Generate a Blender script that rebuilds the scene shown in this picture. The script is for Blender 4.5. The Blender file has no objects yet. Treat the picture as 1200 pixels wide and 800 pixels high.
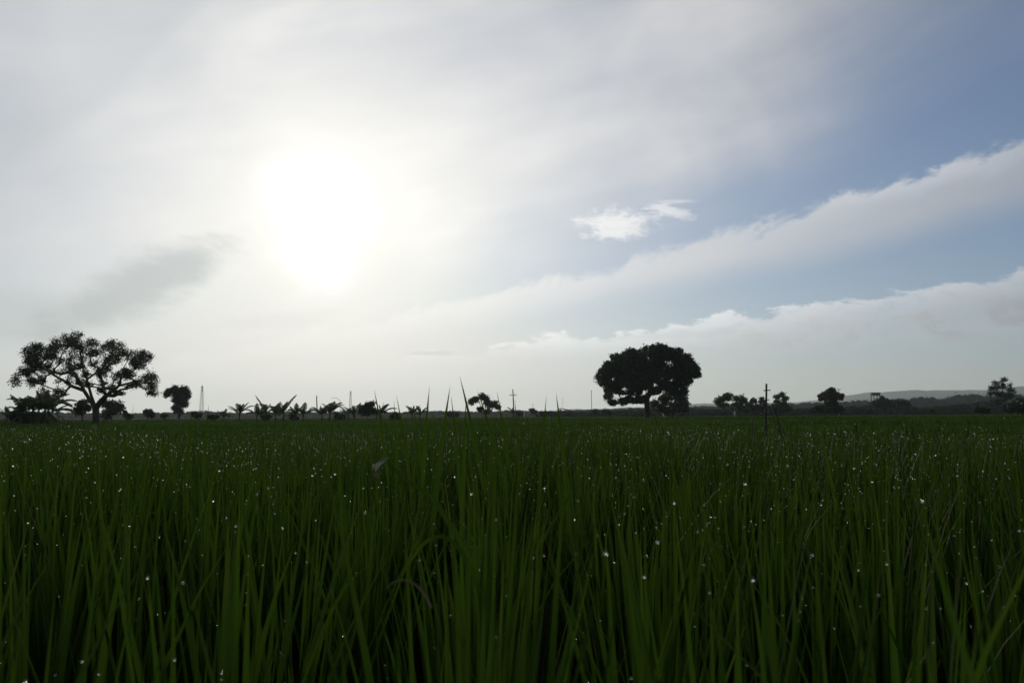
import bpy, math
import numpy as np
from mathutils import Matrix, Vector

rng = np.random.default_rng(7)
PI = math.pi
R = math.radians
scene = bpy.context.scene
COL = scene.collection

# ------------------------------------------------------------------ camera
LENS, PITCH, ROLL, CAMZ = 28.0, R(5.28), R(-0.33), 1.0
F = LENS / 36.0 * 1200.0
CAMM = Matrix.Rotation(PI / 2 + PITCH, 4, 'X') @ Matrix.Rotation(ROLL, 4, 'Z')
M3 = np.array(CAMM.to_3x3())


def ray(px, py):
    d = M3 @ np.array([(px - 600.0) / F, (400.0 - py) / F, -1.0])
    return d / np.linalg.norm(d)


def at(px, py, Y):
    d = ray(px, py)
    return d * (Y / d[1]) + np.array([0, 0, CAMZ])


def gx(px, Y):
    return at(px, 486, Y)[0]


def ppm(Y):
    return F / Y          # photo pixels per metre at depth Y


cd = bpy.data.cameras.new("camera")
cam = bpy.data.objects.new("camera", cd)
COL.objects.link(cam)
cam.matrix_world = Matrix.Translation((0, 0, CAMZ)) @ CAMM
cd.lens, cd.sensor_width = LENS, 36.0
cd.clip_start, cd.clip_end = 0.02, 30000
cd.dof.use_dof = True
cd.dof.focus_distance = 4.5
cd.dof.aperture_fstop = 11
scene.camera = cam

# ------------------------------------------------------------------ node helpers
class NT:
    def __init__(s, nt):
        s.nt, s.n, s.l = nt, nt.nodes, nt.links

    def node(s, t, **kw):
        n = s.n.new(t)
        for k, v in kw.items():
            setattr(n, k, v)
        return n

    def plug(s, sock, v):
        if isinstance(v, E):
            v = v.s
        if hasattr(v, 'is_output'):
            s.l.new(v, sock)
        else:
            sock.default_value = v

    def math(s, op, *a, clamp=False):
        n = s.node('ShaderNodeMath', operation=op, use_clamp=clamp)
        for i, v in enumerate(a):
            s.plug(n.inputs[i], v)
        return E(s, n.outputs[0])

    def xyz(s, x, y, z):
        n = s.node('ShaderNodeCombineXYZ')
        for i, v in enumerate((x, y, z)):
            s.plug(n.inputs[i], v)
        return n.outputs[0]

    def noise(s, vec, scale=1.0, detail=4, rough=0.55, dist=0.0, out=0):
        n = s.node('ShaderNodeTexNoise')
        s.plug(n.inputs['Vector'], vec)
        n.inputs['Scale'].default_value = scale
        n.inputs['Detail'].default_value = detail
        n.inputs['Roughness'].default_value = rough
        n.inputs['Distortion'].default_value = dist
        return E(s, n.outputs[out])

    def sstep(s, v, a, b):
        n = s.node('ShaderNodeMapRange', interpolation_type='SMOOTHSTEP')
        s.plug(n.inputs[0], v)
        s.plug(n.inputs[1], a)
        s.plug(n.inputs[2], b)
        return E(s, n.outputs[0])

    def mix(s, f, a, b, mode='MIX'):
        n = s.node('ShaderNodeMix', data_type='RGBA', blend_type=mode)
        s.plug(n.inputs[0], f)
        s.plug(n.inputs[6], a)
        s.plug(n.inputs[7], b)
        return n.outputs[2]

    def scale(s, col, f):
        n = s.node('ShaderNodeVectorMath', operation='SCALE')
        s.plug(n.inputs[0], col)
        s.plug(n.inputs[3], f)
        return n.outputs[0]

    def vadd(s, a, b):
        n = s.node('ShaderNodeVectorMath', operation='ADD')
        s.plug(n.inputs[0], a)
        s.plug(n.inputs[1], b)
        return n.outputs[0]


class E:
    def __init__(s, t, sock):
        s.t, s.s = t, sock

    def __add__(s, o): return s.t.math('ADD', s, o)
    __radd__ = __add__
    def __sub__(s, o): return s.t.math('SUBTRACT', s, o)
    def __rsub__(s, o): return s.t.math('SUBTRACT', o, s)
    def __mul__(s, o): return s.t.math('MULTIPLY', s, o)
    __rmul__ = __mul__
    def __truediv__(s, o): return s.t.math('DIVIDE', s, o)
    def __pow__(s, o): return s.t.math('POWER', s, o)
    def __neg__(s): return s.t.math('MULTIPLY', s, -1.0)
    def exp(s): return s.t.math('EXPONENT', s)
    def clamp(s): return s.t.math('ADD', s, 0.0, clamp=True)
    def max(s, o): return s.t.math('MAXIMUM', s, o)
    def min(s, o): return s.t.math('MINIMUM', s, o)


# ------------------------------------------------------------------ sky
SUND = ray(383, 246)
SUN_EL = math.asin(SUND[2])
SUN_AZ = math.atan2(SUND[0], SUND[1])       # clockwise from +Y


def ae(px, py):
    d = ray(px, py)
    return math.atan2(d[0], d[1]), math.asin(d[2])


def build_world():
    w = bpy.data.worlds.new("World")
    scene.world = w
    w.use_nodes = True
    t = NT(w.node_tree)
    t.n.clear()
    out = t.node('ShaderNodeOutputWorld')
    bg = t.node('ShaderNodeBackground')
    t.l.new(bg.outputs[0], out.inputs[0])
    STR = 0.1
    bg.inputs[1].default_value = STR
    sky = t.node('ShaderNodeTexSky', sky_type='NISHITA', sun_disc=False)
    sky.sun_elevation, sky.sun_rotation = SUN_EL, SUN_AZ
    sky.altitude, sky.air_density, sky.dust_density, sky.ozone_density = 50, 1.0, 0.15, 1.5
    tc = t.node('ShaderNodeTexCoord')
    sep = t.node('ShaderNodeSeparateXYZ')
    t.l.new(tc.outputs['Generated'], sep.inputs[0])
    X, Y, Z = (E(t, sep.outputs[i]) for i in range(3))
    az = t.math('ARCTAN2', X, Y)
    el = t.math('ARCSINE', Z.max(-1.0).min(1.0))
    dp = t.node('ShaderNodeVectorMath', operation='DOT_PRODUCT')
    t.l.new(tc.outputs['Generated'], dp.inputs[0])
    dp.inputs[1].default_value = tuple(SUND)
    th = t.math('ARCCOSINE', E(t, dp.outputs['Value']).min(1.0).max(-1.0))   # angle from the sun

    def line(p, q):
        """signed distance above the line p-q of the sky and the distance along it, in radians"""
        (a0, e0), (a1, e1) = ae(*p), ae(*q)
        L = math.hypot(a1 - a0, e1 - e0)
        ux, uy = (a1 - a0) / L, (e1 - e0) / L
        dx, dy = az - a0, el - e0
        return dx * (-uy) + dy * ux, dx * ux + dy * uy

    def ell(p, ra, re, rot=0.0):
        a0, e0 = ae(*p)
        c, s_ = math.cos(rot), math.sin(rot)
        dx, dy = az - a0, el - e0
        u = (dx * c + dy * s_) / ra
        v = (dy * c - dx * s_) / re
        return (u * u + v * v) ** 0.5

    px = 1.0 / F
    # ---- noises
    dU, aU = line((540, 348), (1200, 152))
    streak = t.noise(t.xyz(aU * 2.2, dU * 9.0, 3.1), 1.0, 5, 0.55, 0.4)          # long fibres along the band
    soft = t.noise(t.xyz(az * 3.0, el * 4.0, 7.7), 1.0, 3, 0.5, 0.6)
    puff = t.noise(t.xyz(az * 16.0 + dU * 8.0, el * 30.0, 1.3), 1.0, 7, 0.62, 0.3)
    puffs = t.noise(t.xyz(aU * 13.0, dU * 20.0 - aU * 5.0, 5.3), 1.0, 6, 0.58, 0.5)
    fine = t.noise(t.xyz(az * 26.0, el * 60.0, 9.3), 1.0, 6, 0.6, 0.8)

    tiny = t.noise(t.xyz(az * 62.0 + dU * 20.0, el * 120.0, 2.3), 1.0, 6, 0.62, 0.6)
    # ---- brightness of a veil of cloud lit from behind, by the angle from the sun
    tg = (th + (soft - 0.5) * 0.26 + (streak - 0.5) * 0.16 + (puff - 0.5) * 0.06).max(0.0)
    core = (-(tg / 0.0165)).exp() * 3.0 + (-(th / 0.012)).exp() * 8.0
    halo = (-(tg / 0.13) ** 2.0).exp() * 0.05 + (-(tg / 0.30) ** 2.0).exp() * 0.05
    wide = (-((th * th + 0.040) ** 0.5 / 0.62)).exp() * 1.35
    lum = wide + 0.055
    # ---- clear sky
    N = sky.outputs[0]
    N = t.mix(1.0, t.scale(N, 0.62), (0.78, 0.95, 1.22, 1), 'MULTIPLY')
    mn = t.node('ShaderNodeVectorMath', operation='MINIMUM')
    t.l.new(N, mn.inputs[0])
    mn.inputs[1].default_value = (5.6, 6.0, 6.6)
    N = mn.outputs[0]
    white = t.mix((-(th / 0.36)).exp().min(1.0), (0.96, 0.98, 1.03, 1), (1.0, 0.962, 0.865, 1))
    def cloud(mult):
        return t.scale(t.scale(white, lum * mult), 1.0 / STR)

    c = N
    # 1 thin general whitening that grows towards the horizon and towards the sun
    a0 = ((-(el.max(0.0) / 0.15)).exp() * 0.48 + (-(th / 0.34)).exp() * 0.85 + 0.02).min(0.93)
    c = t.mix(a0, c, cloud(1.05))
    # 2 big veil, upper left, ending in a soft diagonal edge
    d1, a1 = line((520, 345), (1200, 118))
    v = t.sstep(d1 + (soft - 0.5) * 0.16 + (streak - 0.5) * 0.10, -0.03, 0.15 + 0.15 * t.sstep(az, ae(750, 200)[0], ae(1150, 200)[0]))
    v = v * (0.80 + (streak - 0.5) * 0.85 + (soft - 0.5) * 0.7).clamp()
    c = t.mix((v * 0.92).clamp(), c, cloud(0.99 + (streak - 0.5) * 0.26 + (soft - 0.5) * 0.42))
    # 3 grey rifts in the veil on the left
    r1 = 1.0 - t.sstep(ell((165, 335), 0.135, 0.040, 0.50) + (puff - 0.5) * 1.3, 0.35, 1.10)
    r2 = 1.0 - t.sstep(ell((95, 150), 0.30, 0.055, 0.75) + (soft - 0.5) * 1.0, 0.1, 1.2)
    d2, a2 = line((40, 205), (245, 22))
    r5 = t.sstep(d2 + (soft - 0.5) * 0.06 + (streak - 0.5) * 0.02, -0.004, 0.022) * (1.0 - t.sstep(d2, 0.05, 0.24)) * (0.6 + (streak - 0.5) * 1.2).clamp()
    r3 = 1.0 - t.sstep(ell((10, 372), 0.10, 0.030, 0.1) + (soft - 0.5) * 1.4, 0.2, 1.2)
    r4 = 1.0 - t.sstep(ell((330, 375), 0.09, 0.012, 0.12) + (fine - 0.5) * 1.4, 0.2, 1.2)
    rift = (r1 * 0.74 + r2 * 0.10 + r5 * 0.34 + r3 * 0.42 + r4 * 0.10).min(0.8)
    c = t.mix(rift, c, t.scale((0.43, 0.48, 0.50), 1.0 / STR))
    # 4 the long band rising to the right, puffy above and smooth below
    dL, aL = line((500, 392), (1200, 258))
    bt = t.sstep(-dU + (puffs - 0.5) * 0.058 + (fine - 0.5) * 0.022 + (tiny - 0.5) * 0.012 + (streak - 0.5) * 0.02, -0.002, 0.014)
    bb = t.sstep(dL + (streak - 0.5) * 0.035, -0.012, 0.040)
    bx = t.sstep(az, ae(470, 350)[0], ae(700, 330)[0])
    band = bt * bb * (0.84 + bx * 0.02) * (0.92 + (streak - 0.5) * 1.0 + (puffs - 0.5) * 0.5).clamp()
    edge = bt * (1.0 - t.sstep(-dU + (puffs - 0.5) * 0.060, 0.004, 0.040)) * t.sstep(az, ae(800, 330)[0], ae(1150, 330)[0])
    c = t.mix((band * 0.86).clamp(), c, cloud(1.12 + edge * 0.40 + (streak - 0.5) * 0.12))
    # 5 low bank of cloud over the horizon on the right
    dB, aB = line((600, 402), (1200, 318))
    rag = (puff - 0.5) * 0.062 + (fine - 0.5) * 0.022 + (tiny - 0.5) * 0.014
    bk = t.sstep(-dB + rag, -0.001, 0.007)
    bkt = 1.0 - t.sstep(-dB + rag, 0.004, 0.035)
    lo = t.sstep(el, ae(900, 425)[1], ae(900, 392)[1])
    bkx = t.sstep(az, ae(520, 380)[0], ae(820, 380)[0])
    bank = bk * (0.42 + bkx * 0.45) * (0.15 + 0.85 * lo) * (0.72 + (puff - 0.5) * 1.6 + (fine - 0.5) * 1.1).clamp()
    sh = t.sstep(-dB + rag + (fine - 0.5) * 0.05, 0.014, 0.055) * lo * t.sstep(fine + (puff - 0.5) * 0.7, 0.40, 0.62)
    c = t.mix((bank * 0.9).clamp(), c, cloud(1.20 + bkt * 0.34 - sh * 0.30 + (tiny - 0.5) * 0.2))
    # 6 small bright cloud standing alone in the blue, its torn wisps and two dark slips
    s1 = 1.0 - t.sstep(ell((722, 263), 0.062, 0.024, -0.02) + (puff - 0.5) * 0.7 + (fine - 0.5) * 1.3 + (tiny - 0.5) * 1.5, 0.25, 0.95)
    s2 = 1.0 - t.sstep(ell((782, 247), 0.040, 0.009, -0.30) + (fine - 0.5) * 1.5 + (tiny - 0.5) * 1.5, 0.25, 1.05)
    s3 = 1.0 - t.sstep(ell((792, 236), 0.034, 0.003, -0.05) + (fine - 0.5) * 1.2, 0.2, 1.15)
    c = t.mix((s1 * 0.85 + s2 * 0.7 + s3 * 0.4).min(0.92), c, cloud(1.30 + (tiny - 0.5) * 0.5))
    k1 = 1.0 - t.sstep(ell((510, 414), 0.040, 0.0045, 0.0) + (fine - 0.5) * 1.3, 0.25, 1.1)
    k2 = 1.0 - t.sstep(ell((790, 392), 0.10, 0.008, 0.05) + (fine - 0.5) * 1.8, 0.2, 1.1)
    c = t.mix((k1 * 0.5 + k2 * 0.28).min(0.7), c, t.scale((0.46, 0.52, 0.55), 1.0 / STR))
    # 7 warm low haze and the sun behind the veil
    low = (-(el.max(0.0) / 0.10)).exp() * (-(th / 0.55)).exp() * 0.95
    c = t.mix(low.min(0.85), c, t.scale((0.92, 0.855, 0.69), lum * (1.0 / STR)))
    g = (core + halo) * (0.85 + (soft - 0.5) * 1.4 + (streak - 0.5) * 0.9) / STR
    c = t.vadd(c, t.scale((1.0, 0.975, 0.92), g))
    t.l.new(c, bg.inputs[0])
    w.cycles.sampling_method = 'MANUAL'
    w.cycles.sample_map_resolution = 2048


build_world()
sl = bpy.data.lights.new("sun_lamp", 'SUN')
sl.energy, sl.angle, sl.color = 1.8, R(9), (1.0, 0.88, 0.68)
so = bpy.data.objects.new("sun_lamp", sl)
COL.objects.link(so)
so.rotation_euler = Vector(SUND).to_track_quat('Z', 'Y').to_euler()

vs = scene.view_settings
vs.view_transform, vs.look, vs.gamma, vs.use_curve_mapping = 'Standard', 'None', 1.0, False
vs.exposure = 0.0
scene.render.engine = 'CYCLES'
scene.cycles.use_denoising = True
scene.cycles.max_bounces = 10
scene.cycles.transparent_max_bounces = 8
scene.cycles.volume_bounces = 1

# ------------------------------------------------------------------ mesh helpers
class MB:
    def __init__(s):
        s.v, s.n, s.loops, s.tot, s.uv = [], 0, [], [], []

    def add(s, verts, faces, uv=None):
        verts = np.asarray(verts, float).reshape(-1, 3)
        if isinstance(faces, np.ndarray):
            s.loops.append((faces + s.n).ravel())
            s.tot.append(np.full(len(faces), faces.shape[1]))
        else:
            for f in faces:
                s.loops.append(np.array(f) + s.n)
                s.tot.append(np.array([len(f)]))
        if uv is not None:
            s.uv.append(np.asarray(uv, float).reshape(-1, 2))
        s.v.append(verts)
        s.n += len(verts)

    def box(s, c, size, rz=0.0):
        x, y, z = np.array(size) / 2.0
        v = np.array([(a * x, b * y, d * z) for a in (-1, 1) for b in (-1, 1) for d in (-1, 1)])
        cr, sr = math.cos(rz), math.sin(rz)
        v = np.stack([v[:, 0] * cr - v[:, 1] * sr, v[:, 0] * sr + v[:, 1] * cr, v[:, 2]], 1) + np.array(c)
        s.add(v, np.array([(0, 1, 3, 2), (4, 6, 7, 5), (0, 4, 5, 1), (2, 3, 7, 6), (0, 2, 6, 4), (1, 5, 7, 3)]))

    def tube(s, pts, rad, sides=6, caps=True):
        pts = np.asarray(pts, float)
        n = len(pts)
        rad = np.broadcast_to(np.asarray(rad, float), (n,))
        tan = np.gradient(pts, axis=0)
        tan /= np.linalg.norm(tan, axis=1)[:, None] + 1e-9
        ref = np.array([0, 1.0, 0]) if abs(tan[0][1]) < 0.8 else np.array([1.0, 0, 0])
        a = np.cross(tan, ref)
        a /= np.linalg.norm(a, axis=1)[:, None] + 1e-9
        b = np.cross(tan, a)
        ang = np.arange(sides) * 2 * PI / sides
        v = pts[:, None] + rad[:, None, None] * (np.cos(ang)[None, :, None] * a[:, None] + np.sin(ang)[None, :, None] * b[:, None])
        i = np.arange(n - 1)[:, None] * sides
        k = np.arange(sides)[None]
        k2 = (k + 1) % sides
        q = np.stack([i + k, i + k2, i + sides + k2, i + sides + k], -1).reshape(-1, 4)
        s.add(v.reshape(-1, 3), q)
        if caps:
            s.loops.append(np.arange(sides)[::-1] + s.n - n * sides)
            s.tot.append(np.array([sides]))
            s.loops.append(np.arange(sides) + s.n - sides)
            s.tot.append(np.array([sides]))

    def build(s, name, mat, parent=None, smooth=False):
        me = bpy.data.meshes.new(name)
        v = np.concatenate(s.v).astype(np.float32)
        if parent is not None:
            v = v - np.array(parent.location, np.float32)
        loops = np.concatenate(s.loops).astype(np.int32)
        tot = np.concatenate(s.tot).astype(np.int32)
        me.vertices.add(len(v))
        me.vertices.foreach_set('co', v.ravel())
        me.loops.add(len(loops))
        me.loops.foreach_set('vertex_index', loops)
        me.polygons.add(len(tot))
        me.polygons.foreach_set('loop_start', (np.cumsum(tot) - tot).astype(np.int32))
        me.polygons.foreach_set('loop_total', tot)
        if smooth:
            me.polygons.foreach_set('use_smooth', np.ones(len(tot), bool))
        if s.uv:
            u = me.uv_layers.new(name="UVMap")
            uv = np.concatenate(s.uv).astype(np.float32)
            u.data.foreach_set('uv', uv[loops].ravel())
        me.update(calc_edges=True)
        me.validate()
        me.materials.append(mat)
        o = bpy.data.objects.new(name, me)
        COL.objects.link(o)
        if parent is not None:
            o.parent = parent
        return o


def tag(o, label=None, cat=None, group=None, kind=None):
    for k, v in (('label', label), ('category', cat), ('group', group), ('kind', kind)):
        if v:
            o[k] = v
    return o


def thing(name, loc, label, cat, group=None):
    o = bpy.data.objects.new(name, None)
    COL.objects.link(o)
    o.location = tuple(loc)
    o.empty_display_size = 0.2
    return tag(o, label, cat, group)


# ------------------------------------------------------------------ materials
def material(name, build):
    m = bpy.data.materials.new(name)
    m.use_nodes = True
    t = NT(m.node_tree)
    t.n.clear()
    out = t.node('ShaderNodeOutputMaterial')
    t.l.new(build(t), out.inputs[0])
    return m


def pbr(t, col, rough=0.7, spec=0.3, normal=None, metallic=0.0):
    p = t.node('ShaderNodeBsdfPrincipled')
    t.plug(p.inputs['Base Color'], col)
    t.plug(p.inputs['Roughness'], rough)
    p.inputs['Specular IOR Level'].default_value = spec
    p.inputs['Metallic'].default_value = metallic
    if normal is not None:
        t.l.new(normal, p.inputs['Normal'])
    return p.outputs[0]


def leafy(name, c1, c2, trans=0.35, rough=0.55, spec=0.25, veins=False, scale=0.6, tcol=None, island=True):
    def b(t):
        geo = t.node('ShaderNodeNewGeometry')
        tc = t.node('ShaderNodeTexCoord')
        n = t.noise(tc.outputs['Object'], scale, 3, 0.6)
        f = (t.sstep(n, 0.32, 0.68) * 0.30 + (E(t, geo.outputs['Random Per Island']) * 0.70 if island else 0.2)).clamp() ** 1.35
        col = t.mix(f, c1 + (1,), c2 + (1,))
        if veins:
            sp = t.node('ShaderNodeSeparateXYZ')
            t.l.new(tc.outputs['UV'], sp.inputs[0])
            u, v = E(t, sp.outputs[0]), E(t, sp.outputs[1])
            mid = 1.0 - t.sstep(t.math('ABSOLUTE', u - 0.5), 0.02, 0.09)
            rib = t.math('SINE', u * 70.0) * 0.5 + 0.5
            col = t.mix(mid * 0.45 + rib * 0.10, col, (c2[0] * 1.7, c2[1] * 1.55, c2[2] * 1.7, 1))
            tip = t.sstep(v + (E(t, geo.outputs['Random Per Island']) - 0.5) * 0.25, 0.93, 1.08)
            col = t.mix(tip * 0.55, col, (0.13, 0.11, 0.035, 1))
        s1 = pbr(t, col, rough, spec)
        tr = t.node('ShaderNodeBsdfTranslucent')
        t.plug(tr.inputs[0], t.mix(0.5, col, tcol + (1,)) if tcol else col)
        mx = t.node('ShaderNodeMixShader')
        mx.inputs[0].default_value = trans
        t.l.new(s1, mx.inputs[1])
        t.l.new(tr.outputs[0], mx.inputs[2])
        return mx.outputs[0]
    return material(name, b)


def rough_mat(name, c1, c2, scale=6.0, rough=0.85, spec=0.2, stretch=(1, 1, 1), bump=0.3, metallic=0.0):
    def b(t):
        tc = t.node('ShaderNodeTexCoord')
        mp = t.node('ShaderNodeMapping')
        t.l.new(tc.outputs['Object'], mp.inputs[0])
        mp.inputs['Scale'].default_value = stretch
        n = t.noise(mp.outputs[0], scale, 6, 0.65)
        col = t.mix(t.sstep(n, 0.3, 0.7), c1 + (1,), c2 + (1,))
        bp = t.node('ShaderNodeBump')
        bp.inputs['Strength'].default_value = bump
        bp.inputs['Distance'].default_value = 0.02
        t.plug(bp.inputs['Height'], n)
        return pbr(t, col, rough, spec, bp.outputs[0], metallic)
    return material(name, b)


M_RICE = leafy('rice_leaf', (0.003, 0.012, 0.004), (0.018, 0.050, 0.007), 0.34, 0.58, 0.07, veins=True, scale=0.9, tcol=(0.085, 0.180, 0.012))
M_FAR = leafy('young_rice', (0.022, 0.060, 0.008), (0.054, 0.108, 0.015), 0.38, 0.95, 0.0, scale=0.15, tcol=(0.07, 0.13, 0.015))
M_WEED = leafy('weed_leaf', (0.020, 0.045, 0.012), (0.036, 0.066, 0.016), 0.22, 0.8, 0.05, scale=1.5)
M_DRY = leafy('dry_leaf', (0.060, 0.045, 0.024), (0.20, 0.18, 0.12), 0.25, 0.5, 0.4, scale=8)
M_TREE = leafy('tree_leaf', (0.022, 0.042, 0.018), (0.050, 0.080, 0.030), 0.18, 0.55, 0.3, scale=0.5)
M_TREE2 = leafy('light_tree_leaf', (0.040, 0.065, 0.030), (0.080, 0.115, 0.050), 0.25, 0.55, 0.3, scale=0.5)
M_BAN = leafy('banana_leaf', (0.030, 0.060, 0.018), (0.050, 0.092, 0.022), 0.30, 0.75, 0.08, scale=1.2)
M_WOODS = leafy('woods_leaf', (0.015, 0.033, 0.020), (0.034, 0.058, 0.032), 0.10, 0.95, 0.0, scale=0.03, island=False)
M_BARK = rough_mat('bark', (0.045, 0.035, 0.027), (0.10, 0.085, 0.065), 5, stretch=(1, 1, 0.25))
M_STEM = rough_mat('banana_stem', (0.06, 0.065, 0.03), (0.12, 0.10, 0.055), 6, stretch=(1, 1, 0.2))
M_WOOD = rough_mat('weathered_wood', (0.05, 0.040, 0.030), (0.13, 0.11, 0.085), 14, stretch=(1, 1, 0.12))
M_STEEL = rough_mat('galvanised_steel', (0.25, 0.25, 0.26), (0.36, 0.36, 0.37), 3, 0.55, 0.4, metallic=0.6)
M_CONC = rough_mat('concrete', (0.26, 0.25, 0.23), (0.38, 0.37, 0.34), 5)
M_WHITE = rough_mat('white_paint', (0.62, 0.62, 0.60), (0.80, 0.80, 0.78), 6, 0.6)
M_THATCH = rough_mat('thatch', (0.10, 0.08, 0.055), (0.20, 0.165, 0.11), 12, stretch=(1, 4, 1))
M_SOIL = rough_mat('wet_soil', (0.030, 0.024, 0.016), (0.065, 0.052, 0.036), 1.2, 1.0, 0.0)
M_CLOTH = rough_mat('dark_cloth', (0.03, 0.03, 0.035), (0.06, 0.058, 0.06), 8)
M_SKIN = rough_mat('skin', (0.16, 0.09, 0.06), (0.22, 0.13, 0.09), 20, 0.6)
M_HILL = rough_mat('hill_woods', (0.035, 0.055, 0.030), (0.075, 0.095, 0.055), 0.012, 0.9, 0.1, bump=0.0)


def dew_mat(t):
    g = t.node('ShaderNodeBsdfGlass')
    g.inputs['IOR'].default_value = 1.33
    g.inputs['Roughness'].default_value = 0.04
    return g.outputs[0]


M_DEW = material('dew_water', dew_mat)

# ------------------------------------------------------------------ ground, hills, air
FAR_Z = 0.50            # top of the younger rice beyond the field edge


def ground():
    mb = MB()
    rs = [0.0, 3, 10, 30, 100, 300, 900, 2500, 6500]
    n = 72
    a = np.arange(n) * 2 * PI / n
    v = np.concatenate([np.stack([r * np.cos(a), r * np.sin(a), np.full(n, 0.0)], 1) for r in rs[1:]])
    f = []
    for i in range(len(rs) - 2):
        k = np.arange(n)
        f.append(np.stack([i * n + k, i * n + n + k, i * n + n + (k + 1) % n, i * n + (k + 1) % n], 1))
    mb.add(v, np.concatenate(f))
    mb.loops.append(np.arange(n))
    mb.tot.append(np.array([n]))
    tag(mb.build('ground', M_SOIL), kind='structure')


def hill(name, prof, Y, depth, seed):
    """a wooded ridge at distance Y whose skyline follows the profile (photo columns and rows)"""
    r = np.random.default_rng(seed)
    cols = np.linspace(prof[0][0], prof[-1][0], 240)
    rows = np.interp(cols, [p[0] for p in prof], [p[1] for p in prof])
    x = np.array([at(c, w, Y)[0] for c, w in zip(cols, rows)])
    z = np.array([at(c, w, Y)[2] for c, w in zip(cols, rows)])
    bump = sum(np.sin(cols * f + r.uniform(0, 6)) * a for f, a in ((0.03, 5), (0.085, 3), (0.21, 1.6), (0.7, 1.1), (1.7, 1.0)))
    z = np.maximum(z + bump, 0)
    u = np.linspace(-1, 1, 13)
    V = []
    for t in u:
        h = z * max(0.0, math.cos(t * PI / 2)) ** 1.1 * (1 + 0.10 * np.sin(cols * 0.05 + t * 5)) if t else z
        V.append(np.stack([x, Y + t * depth + 0 * x, h - (3.0 if abs(t) == 1 else 0)], 1))
    V = np.concatenate(V)
    n = len(cols)
    i = np.arange(12)[:, None] * n
    k = np.arange(n - 1)[None]
    mb = MB()
    mb.add(V, np.stack([i + k, i + k + 1, i + n + k + 1, i + n + k], -1).reshape(-1, 4))
    tag(mb.build(name, M_HILL, smooth=True), kind='structure')


def haze():
    mb = MB()
    top = 205.0
    mb.box((0, 500, (top - 1) / 2), (14500, 13400, top + 1))
    def b(t):
        p = t.node('ShaderNodeVolumePrincipled')
        p.inputs['Color'].default_value = (0.78, 0.91, 1.0, 1)
        p.inputs['Density'].default_value = 1.1e-4
        p.inputs['Anisotropy'].default_value = 0.40
        return p.outputs[0]
    m = bpy.data.materials.new('haze')
    m.use_nodes = True
    t = NT(m.node_tree)
    t.n.clear()
    out = t.node('ShaderNodeOutputMaterial')
    t.l.new(b(t), out.inputs['Volume'])
    tag(mb.build('haze', m), kind='stuff')


# ------------------------------------------------------------------ rice
def blades(mb, x, y, z0, head, lean, curv, length, width, K, across=3, twist=0.0, face=None):
    """grass blades: curved, pointed strips; returns the edge points used for the dew"""
    n = len(x)
    t = np.linspace(0, 1, K)
    th = lean[:, None] + curv[:, None] * t[None] ** 2
    ds = length[:, None] / (K - 1)
    sx = np.concatenate([np.zeros((n, 1)), np.cumsum(np.sin((th[:, 1:] + th[:, :-1]) / 2), 1)], 1) * ds
    sz = np.concatenate([np.zeros((n, 1)), np.cumsum(np.cos((th[:, 1:] + th[:, :-1]) / 2), 1)], 1) * ds
    P = np.stack([x[:, None] + sx * np.cos(head)[:, None], y[:, None] + sx * np.sin(head)[:, None], z0[:, None] + sz], -1)
    ha = (head[:, None] + PI / 2 if face is None else face) + np.broadcast_to(np.asarray(twist), (n,))[:, None] * t[None]
    W = np.stack([np.cos(ha), np.sin(ha), 0 * ha], -1)
    w = width[:, None] * np.minimum(1.0, 0.55 + 1.5 * t)[None] * (1 - t ** 2.6)[None] * 0.5
    w[:, -1] = width * 0.01
    L, Rr = P - W * w[..., None], P + W * w[..., None]
    if across == 3:
        nrm = np.stack([-np.cos(th) * np.cos(head)[:, None], -np.cos(th) * np.sin(head)[:, None], np.sin(th)], -1)
        V = np.stack([L, P - nrm * w[..., None] * 0.35, Rr], 2)
    else:
        V = np.stack([L, Rr], 2)
    c = across
    base = (np.arange(n) * K * c)[:, None, None]
    i = (np.arange(K - 1) * c)[None, :, None]
    k = np.arange(c - 1)[None, None]
    q = np.stack([base + i + k, base + i + k + 1, base + i + c + k + 1, base + i + c + k], -1).reshape(-1, 4)
    u = np.linspace(0, 1, c)
    uv = np.stack(np.broadcast_arrays(u[None, None, :], t[None, :, None] + 0 * u), -1)
    uv = np.broadcast_to(uv, (n, K, c, 2)).reshape(-1, 2)
    mb.add(V.reshape(-1, 3), q, uv)
    return P, W, w


def near_edge(x):
    """how far the tall rice in front reaches before the bund"""
    return 6.9 + 0.35 * np.sin(x * 0.9) - np.clip(x - 2.4, 0, 3) * 0.75


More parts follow.
